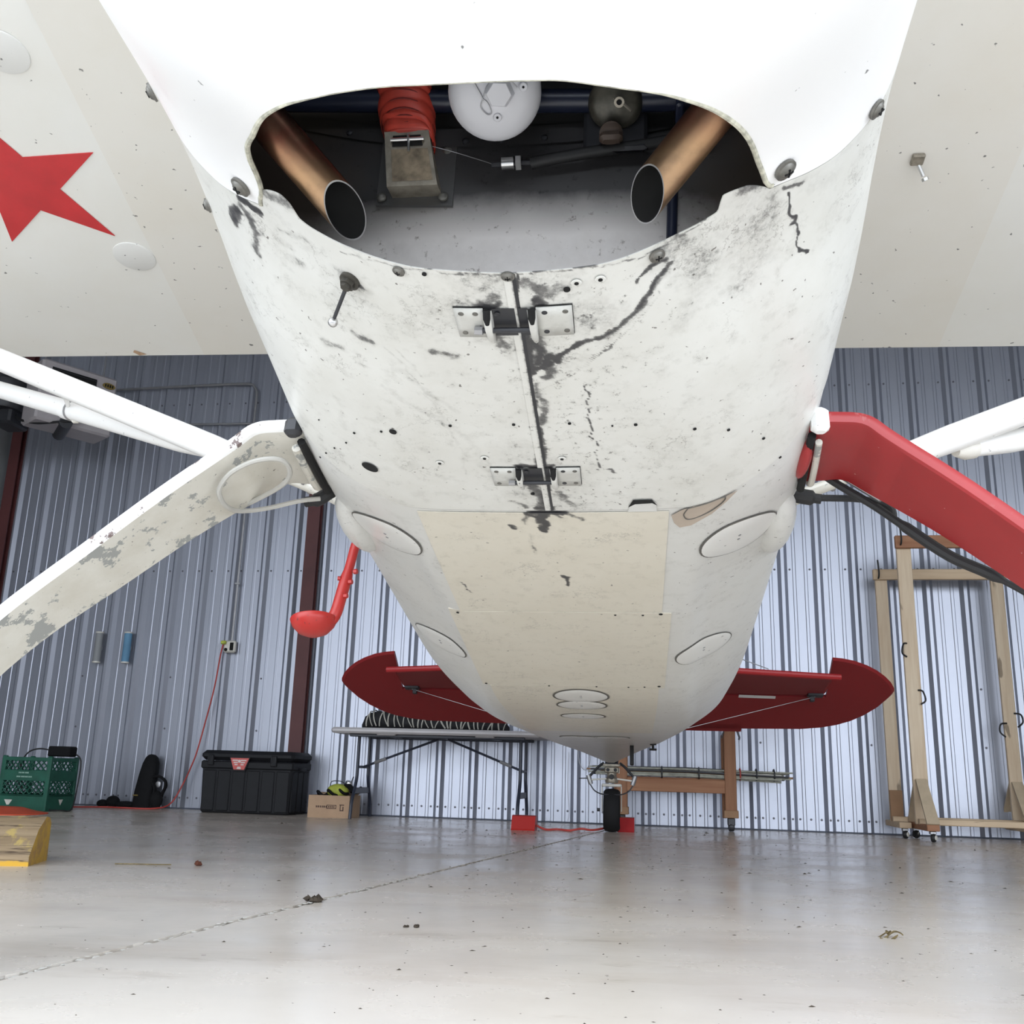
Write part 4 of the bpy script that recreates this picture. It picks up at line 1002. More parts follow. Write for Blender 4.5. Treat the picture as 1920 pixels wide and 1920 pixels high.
AP('notch_shadow', MB().add([tuple(on_skin(s, r, .0028)[0]) for s, r in ((.722, .156), (.690, .166), (.690, .203), (.716, .214), (.705, .204), (.708, .170))], [(0, 1, 5), (1, 2, 4, 5), (2, 3, 4)]), M['void'], fix=False)

# ---- fasteners in the skin
def fit_on(s, r, off=0.0):
    p, n = on_skin(s, r, off)
    z = Vector(n); x = Vector((1, 0, 0)); x = (x - z * x.dot(z)).normalized(); y = z.cross(x)
    Mx = Matrix((x, y, z)).transposed().to_4x4(); Mx.translation = Vector(p)
    return Mx
def screw_mb(rad):
    mb = MB().lathe([(rad * 1.35, -.001), (rad * 1.35, .0012), (rad * 1.05, .0016), (rad, .0022), (rad * .75, .004), (rad * .3, .0048), (.0001, .005)], 18)
    return mb
sc0 = None
M['screwhead'] = plain('worn_screw', (.17, .165, .15), .5, .6, var=.3, scale=120)
for s, r, rd in ((.003, -.158, 1.0), (.004, -.004, 1.05), (.006, .199, 1.25), (-.045, -.392, 1.75), (-.048, .368, 1.75), (-.045, .497, 1.55), (-.165, .545, 1.5), (-.12, -.516, 1.5), (.10, -.52, 1.3)):
    if sc0 is None:
        o = AP('screw', screw_mb(.0068), M['screwhead']); sc0 = o
        sl = AP('cross_slot', MB().box((0, 0, .0048), (.0075, .0014, .0012)).box((0, 0, .0048), (.0014, .0075, .0012)), M['void'], o)
    else:
        o = copy_tree(sc0, PLANE)
    Mx = fit_on(s, r, .0022 if s > -.03 else .003); Mx.translation = Mx.translation + Vector(OFF)
    o.matrix_local = Mx @ Matrix.Scale(rd, 4)
rv0 = None
for s, r in ((.027, .089), (.024, .122), (.537, -.194), (.516, -.106), (.519, .037)):
    if rv0 is None:
        o = AP('washer', MB().lathe([(.0075, 0), (.0078, .0006), (.0065, .0015), (.004, .0012)], 16), M['cowl']); rv0 = o
        AP('washer_hole', MB().lathe([(.0032, .0008), (.0032, .0020)], 10), M['void'], o)
    else: o = copy_tree(rv0, PLANE)
    Mx = fit_on(s, r, .0018); Mx.translation = Mx.translation + Vector(OFF); o.matrix_local = Mx
mb = MB()
for s, r, rd in ((.476, -.347, .0025), (.446, -.287, .0025), (.521, -.375, .002), (.438, -.263, .0072), (.404, -.152, .003), (.398, -.039, .003), (.397, .058, .003), (.410, .131, .0018), (.410, .171, .0032), (.445, .273, .0032), (.475, .334, .0030), (.540, .403, .003), (.634, .445, .003), (.56, -.41, .002), (.60, -.44, .002), (.64, -.465, .002), (.48, -.42, .0015), (.002, -.121, .0035), (.04, .075, .005), (1.335, -.288, .004), (1.33, .235, .005), (1.98, -.30, .004), (1.985, .20, .003), (1.975, .245, .005), (.66, -.03, .004), (1.99, -.10, .003), (1.99, .05, .003), (1.99, .15, .003), (1.34, .12, .003), (1.34, .19, .003)):
    p, n = on_skin(s, r, .0026 if s > 1.2 else .002); mb.lathe([(rd, -.001), (rd, .0005)], 10, tuple(p), tuple(n))
AP('fastener_hole', mb, M['void'], kind='stuff')
p, n = on_skin(.588, -.343, .0019)
dh = AP('drain_hole', MB().add([tuple(on_skin(.588 + .0155 * math.cos(q), -.343 + .0165 * math.sin(q), .0021)[0]) for q in np.linspace(0, 2 * math.pi, 24, endpoint=False)], [tuple(range(24))]), M['void'], fix=False)

# ---- piano style hinges of the cowling
M['hingeplate'] = grimy('hinge_plate', (.58, .58, .55), (.30, .29, .26), False)
def hinge(s0, s1, rl, rr_, knl, knr, k):
    h = AP('cowl_hinge', MB().tube([tuple(on_skin((s0 + s1) / 2 + .008, knl - .012, .011)[0]), tuple(on_skin((s0 + s1) / 2 + .008, knr + .004, .011)[0])], .0042, 8), M['dark'])
    for a, b in ((rl, knl - .006), (knr + .006, rr_)):
        o = AP('hinge_leaf', MB().grid(plate(s0, s1, a, b, .0028, 4, 6)), M['hingeplate'], h, fix=False)
        AP('leaf_gap_shadow', MB().grid(plate(s0 - .0022, s1 + .0008, a - .001, b + .001, .0012, 4, 6)), M['void'], h, fix=False)  # dark plate under the leaf, standing for its edge shadow and gap
        md = o.modifiers.new('sheet', 'SOLIDIFY'); md.thickness = .0022; md.offset = 0
    AP('hinge_leaf', MB().grid(plate(s0 + .001, s1 - .002, knl + .006, -.003, .0024, 4, 4)), M['dark'], h, fix=False)
    AP('hinge_leaf', MB().grid(plate(s0 + .001, s1 - .002, .003, knr - .006, .0024, 4, 4)), M['dark'], h, fix=False)
    for kn in (knl, knr):
        mb = MB(); ln = (s1 - s0)
        for i in range(1):
            pts = []
            for f_, of, hw in ((0.0, .004, .0075), (.18, .012, .0072), (.45, .016, .0065), (.85, .013, .0055), (1.18, .003, .004)):
                pts.append((f_, of, hw))
            rows = []
            for f_, of, hw in pts:
                s = s0 + ln * f_ + .004
                c = on_skin(s, kn, 0)[0]; nn = on_skin(s, kn, 0)[1]
                rows.append([c + nn * (of * .15) + np.array([-hw, 0, 0]), c + nn * of + np.array([-hw * .8, 0, 0]), c + nn * (of + .002) + np.array([0, 0, 0]), c + nn * of + np.array([hw * .8, 0, 0]), c + nn * (of * .15) + np.array([hw, 0, 0])])
            mb.grid(np.array(rows))
        AP('hinge_knuckle', mb, M['hingeplate'], h, fix=False, sharp=60)
        a = on_skin(s0 + .001, kn, .005)[0]; b = on_skin(s0 + .020, kn, .0165)[0]
        AP('knuckle_slot', MB().tube([tuple(a), tuple((a + b) / 2 + np.array([0, 0, -.003])), tuple(b)], [.0058, .0055, .003], 10), M['void'], h)
    AP('pin_nut', MB().tube([tuple(on_skin((s0 + s1) / 2 + .008, knl - .022, .011)[0]), tuple(on_skin((s0 + s1) / 2 + .008, knl - .010, .011)[0])], .0068 * k, 6), M['grey'], h)
    for s_ in (s0 + .011, s1 - .011):
        for r_ in (rl + .010, knl - .018, knl + .014, knr + .018, rr_ - .010):
            p, n = on_skin(s_, r_, .0038); o = AP('rivet', MB().lathe([(.0042, 0), (.0044, .0008), (.0030, .0014), (.0016, .0010)], 10, tuple(p), tuple(n)), M['screwhead'] if abs(r_) > .04 else M['dark'], h)
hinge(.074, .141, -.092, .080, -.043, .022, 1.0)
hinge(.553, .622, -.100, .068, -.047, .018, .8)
M['greasy'] = plain('greasy_nut', (.07, .065, .055), .45, .5, var=.4, scale=80)
# ball ended drain lever
p, n = on_skin(.057, -.246, .001)
dl_ = AP('drain_lever', MB().tube([tuple(p + n * .008), (-.2835, .112, .012)], [.0032, .0028], 8), M['dark'])
AP('drain_nut', MB().lathe([(.016, -.001), (.016, .004), (.012, .005)], 16, tuple(p), tuple(n)).lathe([(.0115, .004), (.0115, .012)], 6, tuple(p), tuple(n)).lathe([(.008, .012), (.0075, .017)], 6, tuple(p), tuple(n)), M['greasy'], dl_)
AP('lever_ball', MB().ball((-.2838, .113, .011), .0078, 14, 10), M['steel'], dl_)

# ---- what shows through the outlet: firewall, tubes, hose, strainer, gascolator, exhausts
m = NT('firewall_metal')
n1 = m.noise(7, 7, .65); n2 = m.noise(60, 5, .65)
c = m.mix(m.ramp(n1, [(.35, 0), (.7, 1)]), (.60, .57, .545), (.78, .75, .725))
c = m.mix(m.ramp(n2, [(.60, 0), (.70, .8)]), c, (.13, .10, .075))
x, y, z = m.sep()
soot_shade = m.ramp(m.math('ADD', z, m.math('MULTIPLY', m.math('SUBTRACT', n1, .5), .05)), [(.105, 0), (.175, .95)])      # sooty upper part, with the shade up there put into the colour
c = m.mix(soot_shade, c, (.016, .016, .019))
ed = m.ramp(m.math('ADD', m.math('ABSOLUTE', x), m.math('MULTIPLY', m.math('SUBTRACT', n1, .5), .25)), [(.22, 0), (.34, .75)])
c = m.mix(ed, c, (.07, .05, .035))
M['firewall'] = m.out(c, m.ramp(n1, [(.3, .38), (.7, .6)]), .25)
fr = np.linspace(-.50, .50, 41)
base = sect([-.05], _TS)[0]
bu = np.interp(fr, base[:, 0], base[:, 2])
P = []
for s, u, fol in ((.062, .006, 1), (.060, .03, 1), (.056, .06, .97), (.050, .09, .92), (.043, .12, .85), (.036, .145, .78), (.031, .17, .7), (.028, .20, .6), (.026, .24, .5), (.025, .34, .3), (.025, .50, 0), (.025, .72, 0)):
    P.append([(r, s, u + b_ * fol) for r, b_ in zip(fr, bu)])
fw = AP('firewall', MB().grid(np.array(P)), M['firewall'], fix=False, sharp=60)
mb = MB()
mb.grid(np.array([[(r, .0215, .262 + .5 * b_) for r, b_ in zip(fr, bu)], [(r, .0215, .30 + .4 * b_) for r, b_ in zip(fr, bu)]]))
fl = AP('firewall_flange', mb, M['firewall'], fw, fix=False)
for r in (-.27, -.20, -.085, -.03, .035, .10, .17, .24):
    b_ = float(np.interp(r, fr, bu)); AP('flange_bolt', MB().lathe([(.0052, 0), (.005, .003), (.0025, .0045)], 12, (r, .0215, .272 + .5 * b_), (0, -1, 0)), M['dark'], fl)
mb = MB().tube(spline([(-.47, -.03, .335), (-.30, -.015, .335), (0, -.01, .318), (.26, -.015, .300), (.46, -.03, .31)], 6), .017, 14)
mt = AP('engine_mount_tube', mb, M['navy'])
AP('mount_bracket', MB().box((.235, -.015, .31), (.012, .05, .10), .003), M['navy'], mt)
# engine lump, added unseen to block light high in the cowl
eb = AP('engine_light_block', MB().box((0, -.38, .50), (.40, .50, .22), .05), M['dark'])
for sx in (-1, 1):
    for i in range(3):
        mb = MB()
        for j in range(9): mb.lathe([(.062, 0), (.062, .006)], 18, (sx * (.19 + j * .014), -.56 + i * .16, .47), (sx, 0, 0))
        AP('cylinder_fins', mb, M['dark'], eb)
PRE_ = set(D_.objects)
# red duct sleeve and its box
hs = []
for i, (x0, s0, u0, wx, wy) in enumerate([(-.190, -.045, .46, .042, .036), (-.185, -.035, .42, .042, .036), (-.181, -.02, .385, .0425, .036), (-.176, -.008, .350, .042, .034), (-.172, .0, .318, .040, .032), (-.167, .002, .292, .036, .028), (-.164, .004, .277, .033, .024)]):
    hs.append((x0, s0, u0, wx, wy))
hs = np.array(hs); kk = np.linspace(0, 6, 78); P = []
for i, q in enumerate(kk):
    x0, s0, u0, wx, wy = [float(np.interp(q, range(7), hs[:, c])) for c in range(5)]
    rip = (.0026 * abs(math.sin(q * 5.2)) ** .5) * (1 if q < 5.6 else .2)
    tilt = .006 * math.sin(q * 2.3)
    ex = .55 if q > 4.5 else .85
    P.append([(x0 + (wx + rip) * math.copysign(abs(math.cos(a)) ** ex, math.cos(a)), s0 + (wy + rip) * math.copysign(abs(math.sin(a)) ** ex, math.sin(a)), u0 + tilt * math.cos(a) - .010 * math.sin(a + .4) * (1 if q < 5 else .3)) for a in np.linspace(0, 2 * math.pi, 36, endpoint=False)])
M['sleeve'] = plain('red_silicone_sleeve', (.50, .055, .035), .45, var=.2, scale=30)
hz = AP('duct_sleeve', MB().grid(np.array(P), wrap=True), M['sleeve'], fix=False, sharp=70)
mb = MB()
for q in np.arange(.35, 5.4, .46):
    x0, s0, u0, wx, wy = [float(np.interp(q, range(7), hs[:, c])) for c in range(5)]
    mb.tube([(x0 + (wx + .001) * math.cos(a), s0 + (wy + .001) * math.sin(a), u0 - .010 * math.sin(a + .4) - .005) for a in np.linspace(0, 2 * math.pi, 30)], .0013, 5)
AP('wrap_cord', mb, plain('dark_red_cord', (.16, .015, .012), .6), hz)
# air box under the sleeve, on its flange
ab = AP('air_box', MB().add([(-.200, -.022, .285), (-.133, -.022, .285), (-.133, .026, .285), (-.200, .026, .285), (-.190, -.006, .192), (-.115, -.006, .192), (-.115, .034, .205), (-.190, .034, .205)], [(0, 1, 2, 3), (7, 6, 5, 4), (0, 4, 5, 1), (1, 5, 6, 2), (3, 2, 6, 7), (0, 3, 7, 4)]), M['cadmium'], smooth=False)
AP('box_mouth', MB().add([(-.186, -.0225, .276), (-.144, -.0225, .276), (-.140, -.0185, .258), (-.186, -.0185, .258)], [(0, 1, 2, 3)]), M['void'], ab, fix=False)
M['bowlrust'] = plain('rusty_pale_paint', (.20, .16, .11), .7, var=.6, scale=45)
AP('box_face', MB().add([(-.187, -.0190, .252), (-.132, -.0190, .252), (-.122, -.0078, .200), (-.182, -.0078, .200)], [(0, 1, 2, 3)]), M['bowlrust'], ab, fix=False)
AP('valve_rod', MB().tube([(-.188, -.024, .266), (-.138, -.024, .266)], .0028, 8).tube([(-.162, -.026, .274), (-.159, -.022, .244)], .002, 6), M['steel'], ab)
fp = AP('box_flange', MB().add([(-.215, .030, .192), (-.098, .030, .185), (-.098, .022, .310), (-.215, .022, .316), (-.215, .034, .192), (-.098, .034, .185), (-.098, .026, .310), (-.215, .026, .316)], [(0, 1, 2, 3), (4, 7, 6, 5), (0, 4, 5, 1), (1, 5, 6, 2), (2, 6, 7, 3), (3, 7, 4, 0)]), plain('sooty_plate', (.10, .10, .10), .45, .4), ab, smooth=False)
for x, u in ((-.206, .202), (-.112, .198), (-.113, .29), (-.206, .30)):
    AP('flange_screw', MB().lathe([(.0075, 0), (.0072, .003), (.004, .006), (.001, .0065)], 14, (x, .026, u), (0, -1, -.1)), M['screwhead'], ab)
for o_ in set(D_.objects) - PRE_:
    if o_.parent == PLANE:
        o_.location = tuple(Vector(OFF) + Vector((0, 0, -.030)))
# white strainer dome with hex
dax = Vector((.05, -.55, -.83)).normalized()
dc = Vector((-.026, -.085, .253))
Dm = AP('strainer_dome', MB().lathe([(.064, -.06), (.066, .0), (.064, .010), (.057, .020), (.044, .027), (.026, .031), (.0005, .032)], 40, tuple(dc), tuple(dax)), M['domepaint'], sharp=60)
hc = dc + dax * .029 + Vector((.010, -.004, .0))
AP('hex_plug', MB().lathe([(.0225, -.004), (.0185, .022), (.0170, .024)], 6, tuple(hc), tuple(dax), (1, .3, .2)), M['domepaint'], Dm, sharp=20)
ax_ = Vector((1, 0, 0)); ax_ = (ax_ - dax * ax_.dot(dax)).normalized(); ay_ = dax.cross(ax_)
for q in (.15, 1.9, -1.75):
    lp = hc + (ax_ * math.cos(q) + ay_ * math.sin(q)) * .033 - dax * .004
    lg = AP('dome_lug', MB().lathe([(.0062, -.006), (.0062, .004), (.005, .0052)], 14, tuple(lp), tuple(dax)), M['domepaint'], Dm)
AP('lug_hole', MB().lathe([(.0018, .0), (.0018, .0058)], 8, tuple(hc + (ax_ * math.cos(.15) + ay_ * math.sin(.15)) * .033 - dax * .004), tuple(dax)).lathe([(.0018, 0), (.0018, .0058)], 8, tuple(hc + (ax_ * math.cos(1.9) + ay_ * math.sin(1.9)) * .033 - dax * .004), tuple(dax)).lathe([(.0018, 0), (.0018, .0058)], 8, tuple(hc + (ax_ * math.cos(-1.75) + ay_ * math.sin(-1.75)) * .033 - dax * .004), tuple(dax)), M['void'], Dm)
def on_dome(x, y):
    rr_ = math.hypot(x, y); hgt = float(np.interp(rr_, [0, .026, .044, .057, .064], [.032, .031, .027, .020, .010]))
    return tuple(dc + ax_ * x + ay_ * y + dax * (hgt + .0012))
def to_dome(L): return [on_dome(*p) for p in L]
# which way the local axes face: ay_ is set so that positive points to the tail
sgy = 1 if ay_.y > 0 else -1
AP('safety_wire', MB().tube(spline(to_dome([(-.036, -.045 * sgy), (-.030, -.028 * sgy), (-.022, -.012 * sgy), (-.016, .0), (-.014, .006 * sgy)]), 4), .0011, 5).tube(spline(to_dome([(-.014, .004 * sgy), (-.018, .014 * sgy), (-.010, .024 * sgy), (-.004, .022 * sgy), (-.008, .010 * sgy), (-.014, .004 * sgy)]), 4), .0009, 5).tube(spline(to_dome([(-.014, .002 * sgy), (-.008, -.012 * sgy), (.004, -.022 * sgy), (.020, -.022 * sgy), (.034, -.008 * sgy)]), 5), .0007, 5), M['grey'], Dm)
# gascolator with wing nut
gax = Vector((0, -.6, -.8)).normalized(); gc = Vector((.142, -.02, .292))
G_ = AP('fuel_strainer_bowl', MB().lathe([(.040, -.05), (.040, .0), (.037, .012), (.028, .020), (.0005, .022)], 28, tuple(gc), tuple(gax)), plain('oily_bowl', (.075, .07, .055), .4, .3, var=.5, scale=40), sharp=60)
AP('bowl_bracket', MB().box((.142, .005, .285), (.094, .012, .13), .02), M['dark'], G_)
wn = gc + gax * .030 + Vector((.006, .0, .006))
AP('wing_nut', MB().lathe([(.0075, -.006), (.0075, .006)], 14, tuple(wn), tuple(gax)).tube([tuple(wn + Vector((-.021, .0, .019))), tuple(wn + Vector((-.007, 0, .006)))], .0022, 6).tube([tuple(wn + Vector((.007, 0, -.006))), tuple(wn + Vector((.018, 0, -.020)))], .0022, 6), M['cadmium'], G_)
AP('nut_hole', MB().lathe([(.004, .0055), (.004, .0068)], 12, tuple(wn), tuple(gax)), M['void'], G_)
AP('bowl_sump', MB().lathe([(.017, 0), (.017, .010), (.012, .013)], 18, (.136, -.008, .246), tuple(gax)).box((.136, -.012, .232), (.034, .018, .016), .005), plain('dirty_brown_cast', (.06, .04, .03), .5, .2), G_)
# control cable and its clamp, wire, drain rod
cb = AP('control_cable', MB().tube(spline([(.018, .012, .213), (.06, .008, .218), (.12, .006, .226), (.20, .006, .236), (.28, .0, .250)], 6), .0088, 12), M['black'])
AP('threaded_end', MB().tube([(-.040, .010, .212), (.020, .010, .2135)], .0042, 10), M['dark'], cb)
AP('cable_clamp', MB().lathe([(.0095, -.009), (.0095, .009)], 16, (-.016, .010, .2135), (1, 0, .02)).lathe([(.0115, -.004), (.0115, .004)], 6, (.000, .010, .2135), (1, 0, .02)), M['steel'], cb)
AP('thin_wire', MB().tube(spline([(-.132, .0, .245), (-.10, .004, .236), (-.065, .008, .224), (-.040, .010, .214)], 5), .0006, 5), M['grey'], cb)
AP('drain_tube', MB().tube([(.2215, .040, .085), (.2275, .030, .25)], .0078, 12), M['navy'])
# exhaust stacks
m = NT('heat_tinted_pipe')
x, y, z = m.sep()
k1 = m.noise(6, 5, .6)
zz = m.math('ADD', z, m.math('MULTIPLY', m.math('SUBTRACT', k1, .5), .05))
c = m.ramp(zz, [(.065, (.40, .27, .17)), (.105, (.40, .25, .14)), (.135, (.20, .075, .05)), (.175, (.035, .025, .022))])
c = m.mix(m.ramp(m.noise(40, 6, .6), [(.45, 0), (.7, .5)]), c, (.20, .13, .08))
M['exhaust'] = m.out(c, m.ramp(k1, [(.3, .28), (.7, .42)]), .9)
def stack(p, d, name='exhaust_stack', rad=.029):
    p = np.array(p); d = np.array(d); d = d / np.linalg.norm(d)
    nrm = np.array([.73 * (1 if p[0] < 0 else -1), -.25, -.636]); nrm /= np.linalg.norm(nrm)
    a = np.cross(d, [0, 0, 1.]); a /= np.linalg.norm(a); b = np.cross(d, a)
    mb = MB(); qs = np.linspace(0, 2 * math.pi, 40, endpoint=False); rows = []
    for rd, far in ((rad, .42), (rad, .2), (rad, .1), (rad, 0), (rad - .0016, 0), (rad - .0016, .12)):
        row = []
        for q in qs:
            o_ = (a * math.cos(q) + b * math.sin(q)) * rd
            if far <= .12:
                base = p + o_; k_ = (p - base) @ nrm / (d @ nrm)        # slide along the pipe to the oblique cut
                row.append(base + d * (k_ + far))
            else: row.append(p + o_ + d * far)
        rows.append(row)
    e = AP(name, MB().grid(np.array(rows[:4]), wrap=True), M['exhaust'], fix=False, sharp=60)
    AP('pipe_bore', MB().grid(np.array(rows[4:]), wrap=True), M['void'], e, fix=False)
    AP('pipe_lip', MB().grid(np.array([rows[3], rows[4]]), wrap=True), M['steel'], e, fix=False)
    return e
stack((-.237, -.030, .096), (-.094, -.100, .075))
stack((.186, -.050, .084), (.098, -.090, .070))

# ---- undercarriage legs
def leg(sg, mat, edge):
    C_ = [(-.50, .135, .735, .125), (-.56, .137, .735, .122), (-.61, .132, .732, .115), (-.655, .095, .728, .108), (-.78, -.008, .720, .096), (-.92, -.138, .712, .086), (-1.06, -.270, .705, .076), (-1.16, -.40, .70, .070), (-1.22, -.56, .70, .064)]
    C2 = np.array(spline([c[:3] for c in C_], 6)); ch = np.array(spline([(c[3], 0, 0) for c in C_], 6))[:, 0]
    P = []; E_ = []
    for i in range(len(C2)):
        t_ = C2[min(i + 1, len(C2) - 1)] - C2[max(i - 1, 0)]; t_ = np.array([t_[0], 0, t_[1]]); t_ /= np.linalg.norm(t_)
        nn = np.array([t_[2], 0, -t_[0]]); nn = nn if nn[2] < 0 else -nn        # toward the underside
        c = np.array([C2[i][0], C2[i][2], C2[i][1]]); th = .0135
        row = []
        for a_, b_ in ((-1, .2), (-.985, .75), (-.93, 1), (.93, 1), (.985, .75), (1, .2), (1, -.3), (.97, -1), (-.97, -1), (-1, -.3)):
            row.append((c + np.array([0, ch[i] * a_, 0]) + nn * th * b_) * [-sg * 1.0 if False else 1, 1, 1])
        P.append(row)
    P = np.array(P); P[:, :, 0] *= -1 if sg > 0 else 1
    mb = MB().grid(P, wrap=True)
    o = AP('gear_leg', mb, mat, sharp=30)
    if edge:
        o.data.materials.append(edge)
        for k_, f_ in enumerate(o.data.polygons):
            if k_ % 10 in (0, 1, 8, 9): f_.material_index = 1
    return o
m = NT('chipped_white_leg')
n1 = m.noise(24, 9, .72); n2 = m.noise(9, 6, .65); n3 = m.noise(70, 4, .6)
c = m.mix(m.ramp(n2, [(.40, 0), (.72, .6)]), (.60, .585, .53), (.46, .43, .36))  # base darkened for the underside's shade, along with dirt and chips
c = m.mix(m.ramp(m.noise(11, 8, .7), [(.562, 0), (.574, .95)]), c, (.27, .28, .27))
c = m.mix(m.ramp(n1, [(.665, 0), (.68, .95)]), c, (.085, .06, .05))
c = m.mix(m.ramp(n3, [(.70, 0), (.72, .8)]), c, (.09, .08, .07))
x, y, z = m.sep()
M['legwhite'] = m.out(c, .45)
m = NT('lit_leading_edge')
c = m.mix(m.ramp(m.noise(20, 9, .7), [(.605, 0), (.62, .95)]), (.80, .80, .79), (.10, .06, .055))  # lighter than the leg: light on this edge is put into the colour
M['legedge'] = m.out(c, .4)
m = NT('scuffed_red_leg')
c = m.mix(m.ramp(m.noise(3, 5), [(.35, 0), (.7, 1)]), (.27, .012, .015), (.33, .017, .020))
x, y, z = m.sep()
wn_ = m.noise(30, 8, .75)
eg = m.ramp(m.math('ADD', y, m.math('MULTIPLY', m.math('SUBTRACT', wn_, .5), .05)), [(.612, 1), (.640, 0)])
c = m.mix(m.math('MULTIPLY', eg, m.ramp(wn_, [(.60, 0), (.68, .6)])), c, (.50, .33, .31))
c = m.mix(m.ramp(m.noise(50, 4, .6), [(.72, 0), (.735, .8)]), c, (.7, .55, .5))
M['legred'] = m.out(c, .38)
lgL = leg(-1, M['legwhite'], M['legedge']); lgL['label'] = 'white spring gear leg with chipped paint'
lgR = leg(1, M['legred'], None); lgR['label'] = 'red spring gear leg'
for sg in (-1, 1):
    G0 = lgL if sg < 0 else lgR
    x = sg
    AP('leg_socket', MB().tube(spline([(x * .524, .650, .103), (x * .531, .73, .106), (x * .540, .84, .116), (x * .540, .868, .128)], 5), .0095 if sg < 0 else .007, 10), M['legwhite'], G0)
    AP('socket_gap', MB().tube([(x * .508, .630, .106), (x * .522, .872, .116)], .0085, 8), M['void'], G0)
    AP('boot', MB().box((x * .520, .608, .126), (.034, .03, .040 if sg < 0 else .052), .008), M['dark'] if sg < 0 else M['white'], G0)
    wh = AP('main_wheel', MB().lathe([(.10, -.085), (.20, -.095), (.255, -.085), (.29, -.055), (.30, 0), (.29, .055), (.255, .085), (.20, .095), (.10, .085)], 40, (x * 1.335, .70, -.628), (1, 0, 0)), M['tire'], sharp=60)
    AP('hub', MB().lathe([(.12, -.088), (.12, -.06), (.03, -.10), (.03, .10), (.12, .06), (.12, .088)], 24, (x * 1.335, .70, -.628), (1, 0, 0)), M['white'], wh)
    AP('axle', MB().tube([(x * 1.2, .70, -.55), (x * 1.25, .70, -.628), (x * 1.36, .70, -.628)], .022, 10), M['grey'], wh)
    AP('brake_disc', MB().lathe([(.11, -.01), (.11, .01)], 24, (x * 1.215, .70, -.628), (1, 0, 0)), M['grey'], wh)
# red boot behind the right leg root
AP('leg_fairing', MB()._ell((.508, .73, .110), .028, 14, 10, (.5, 2.8, .6)), M['red'], lgR)
# brake lines
bl = AP('brake_line', MB().tube(spline([(-.544, .89, .107), (-.586, .87, .091), (-.65, .85, .063), (-.688, .80, .032), (-.692, .74, .013), (-.693, .70, .018), (-.686, .68, .03), (-.657, .66, .053), (-.61, .66, .079), (-.563, .67, .087), (-.551, .70, .08), (-.572, .74, .07), (-.645, .80, .066), (-.732, .84, .050), (-.801, .838, .030), (-.891, .822, -.022), (-1.023, .802, -.125), (-1.10, .79, -.19), (-1.20, .775, -.30)], 6), .0055, 8), M['tube'], label='grey looped brake hose')
AP('hose_boot', MB().tube(spline([(-.500, .905, .150), (-.528, .90, .128), (-.552, .90, .110), (-.575, .885, .096)], 5), [.011] * 4 + [.016] * 8 + [.012] * 4, 10), M['black'], bl)
AP('blue_tape', MB().tube([(-1.035, .800, -.135), (-1.055, .795, -.152), (-1.082, .792, -.174)], [.007, .0135, .011], 10), M['blue'], bl)
AP('hose_clip', MB().box((-1.10, .79, -.192), (.05, .03, .022), .004, Matrix.Rotation(.72, 3, 'Y')), M['dark'], bl)
AP('hose_clip', MB().box((-1.135, .785, -.222), (.06, .035, .026), .004, Matrix.Rotation(.76, 3, 'Y')), M['cream'], bl)
AP('hose_sleeve', MB().tube([(-1.15, .785, -.238), (-1.24, .77, -.345)], .016, 10).tube([(-1.19, .765, -.28), (-1.30, .70, -.31)], .014, 10), M['black'], bl)
bl2 = AP('brake_line', MB().tube(spline([(.553, .86, .160), (.594, .858, .122), (.664, .855, .068), (.721, .845, .012), (.796, .838, -.055), (.873, .83, -.102), (.96, .82, -.17), (1.10, .80, -.30)], 6), [.0085] * 18 + [.0115] * 13 + [.0065] * 12, 10), M['black'], label='black brake hose')
AP('hose_boot', MB().tube(spline([(.495, .93, .145), (.520, .93, .132), (.550, .93, .125), (.575, .93, .121)], 5), [.010] * 4 + [.017] * 8 + [.011] * 4, 10), M['black'], bl2)
AP('hose_branch', MB().tube(spline([(.555, .93, .124), (.600, .92, .118), (.642, .90, .106), (.680, .88, .088), (.703, .865, .062), (.700, .853, .036)], 6), .0075, 10), M['black'], bl2)
AP('line_shield', MB().box((.625, .845, .118), (.14, .012, .014), .003, Matrix.Rotation(.66, 3, 'Y')), M['grey'], bl2)

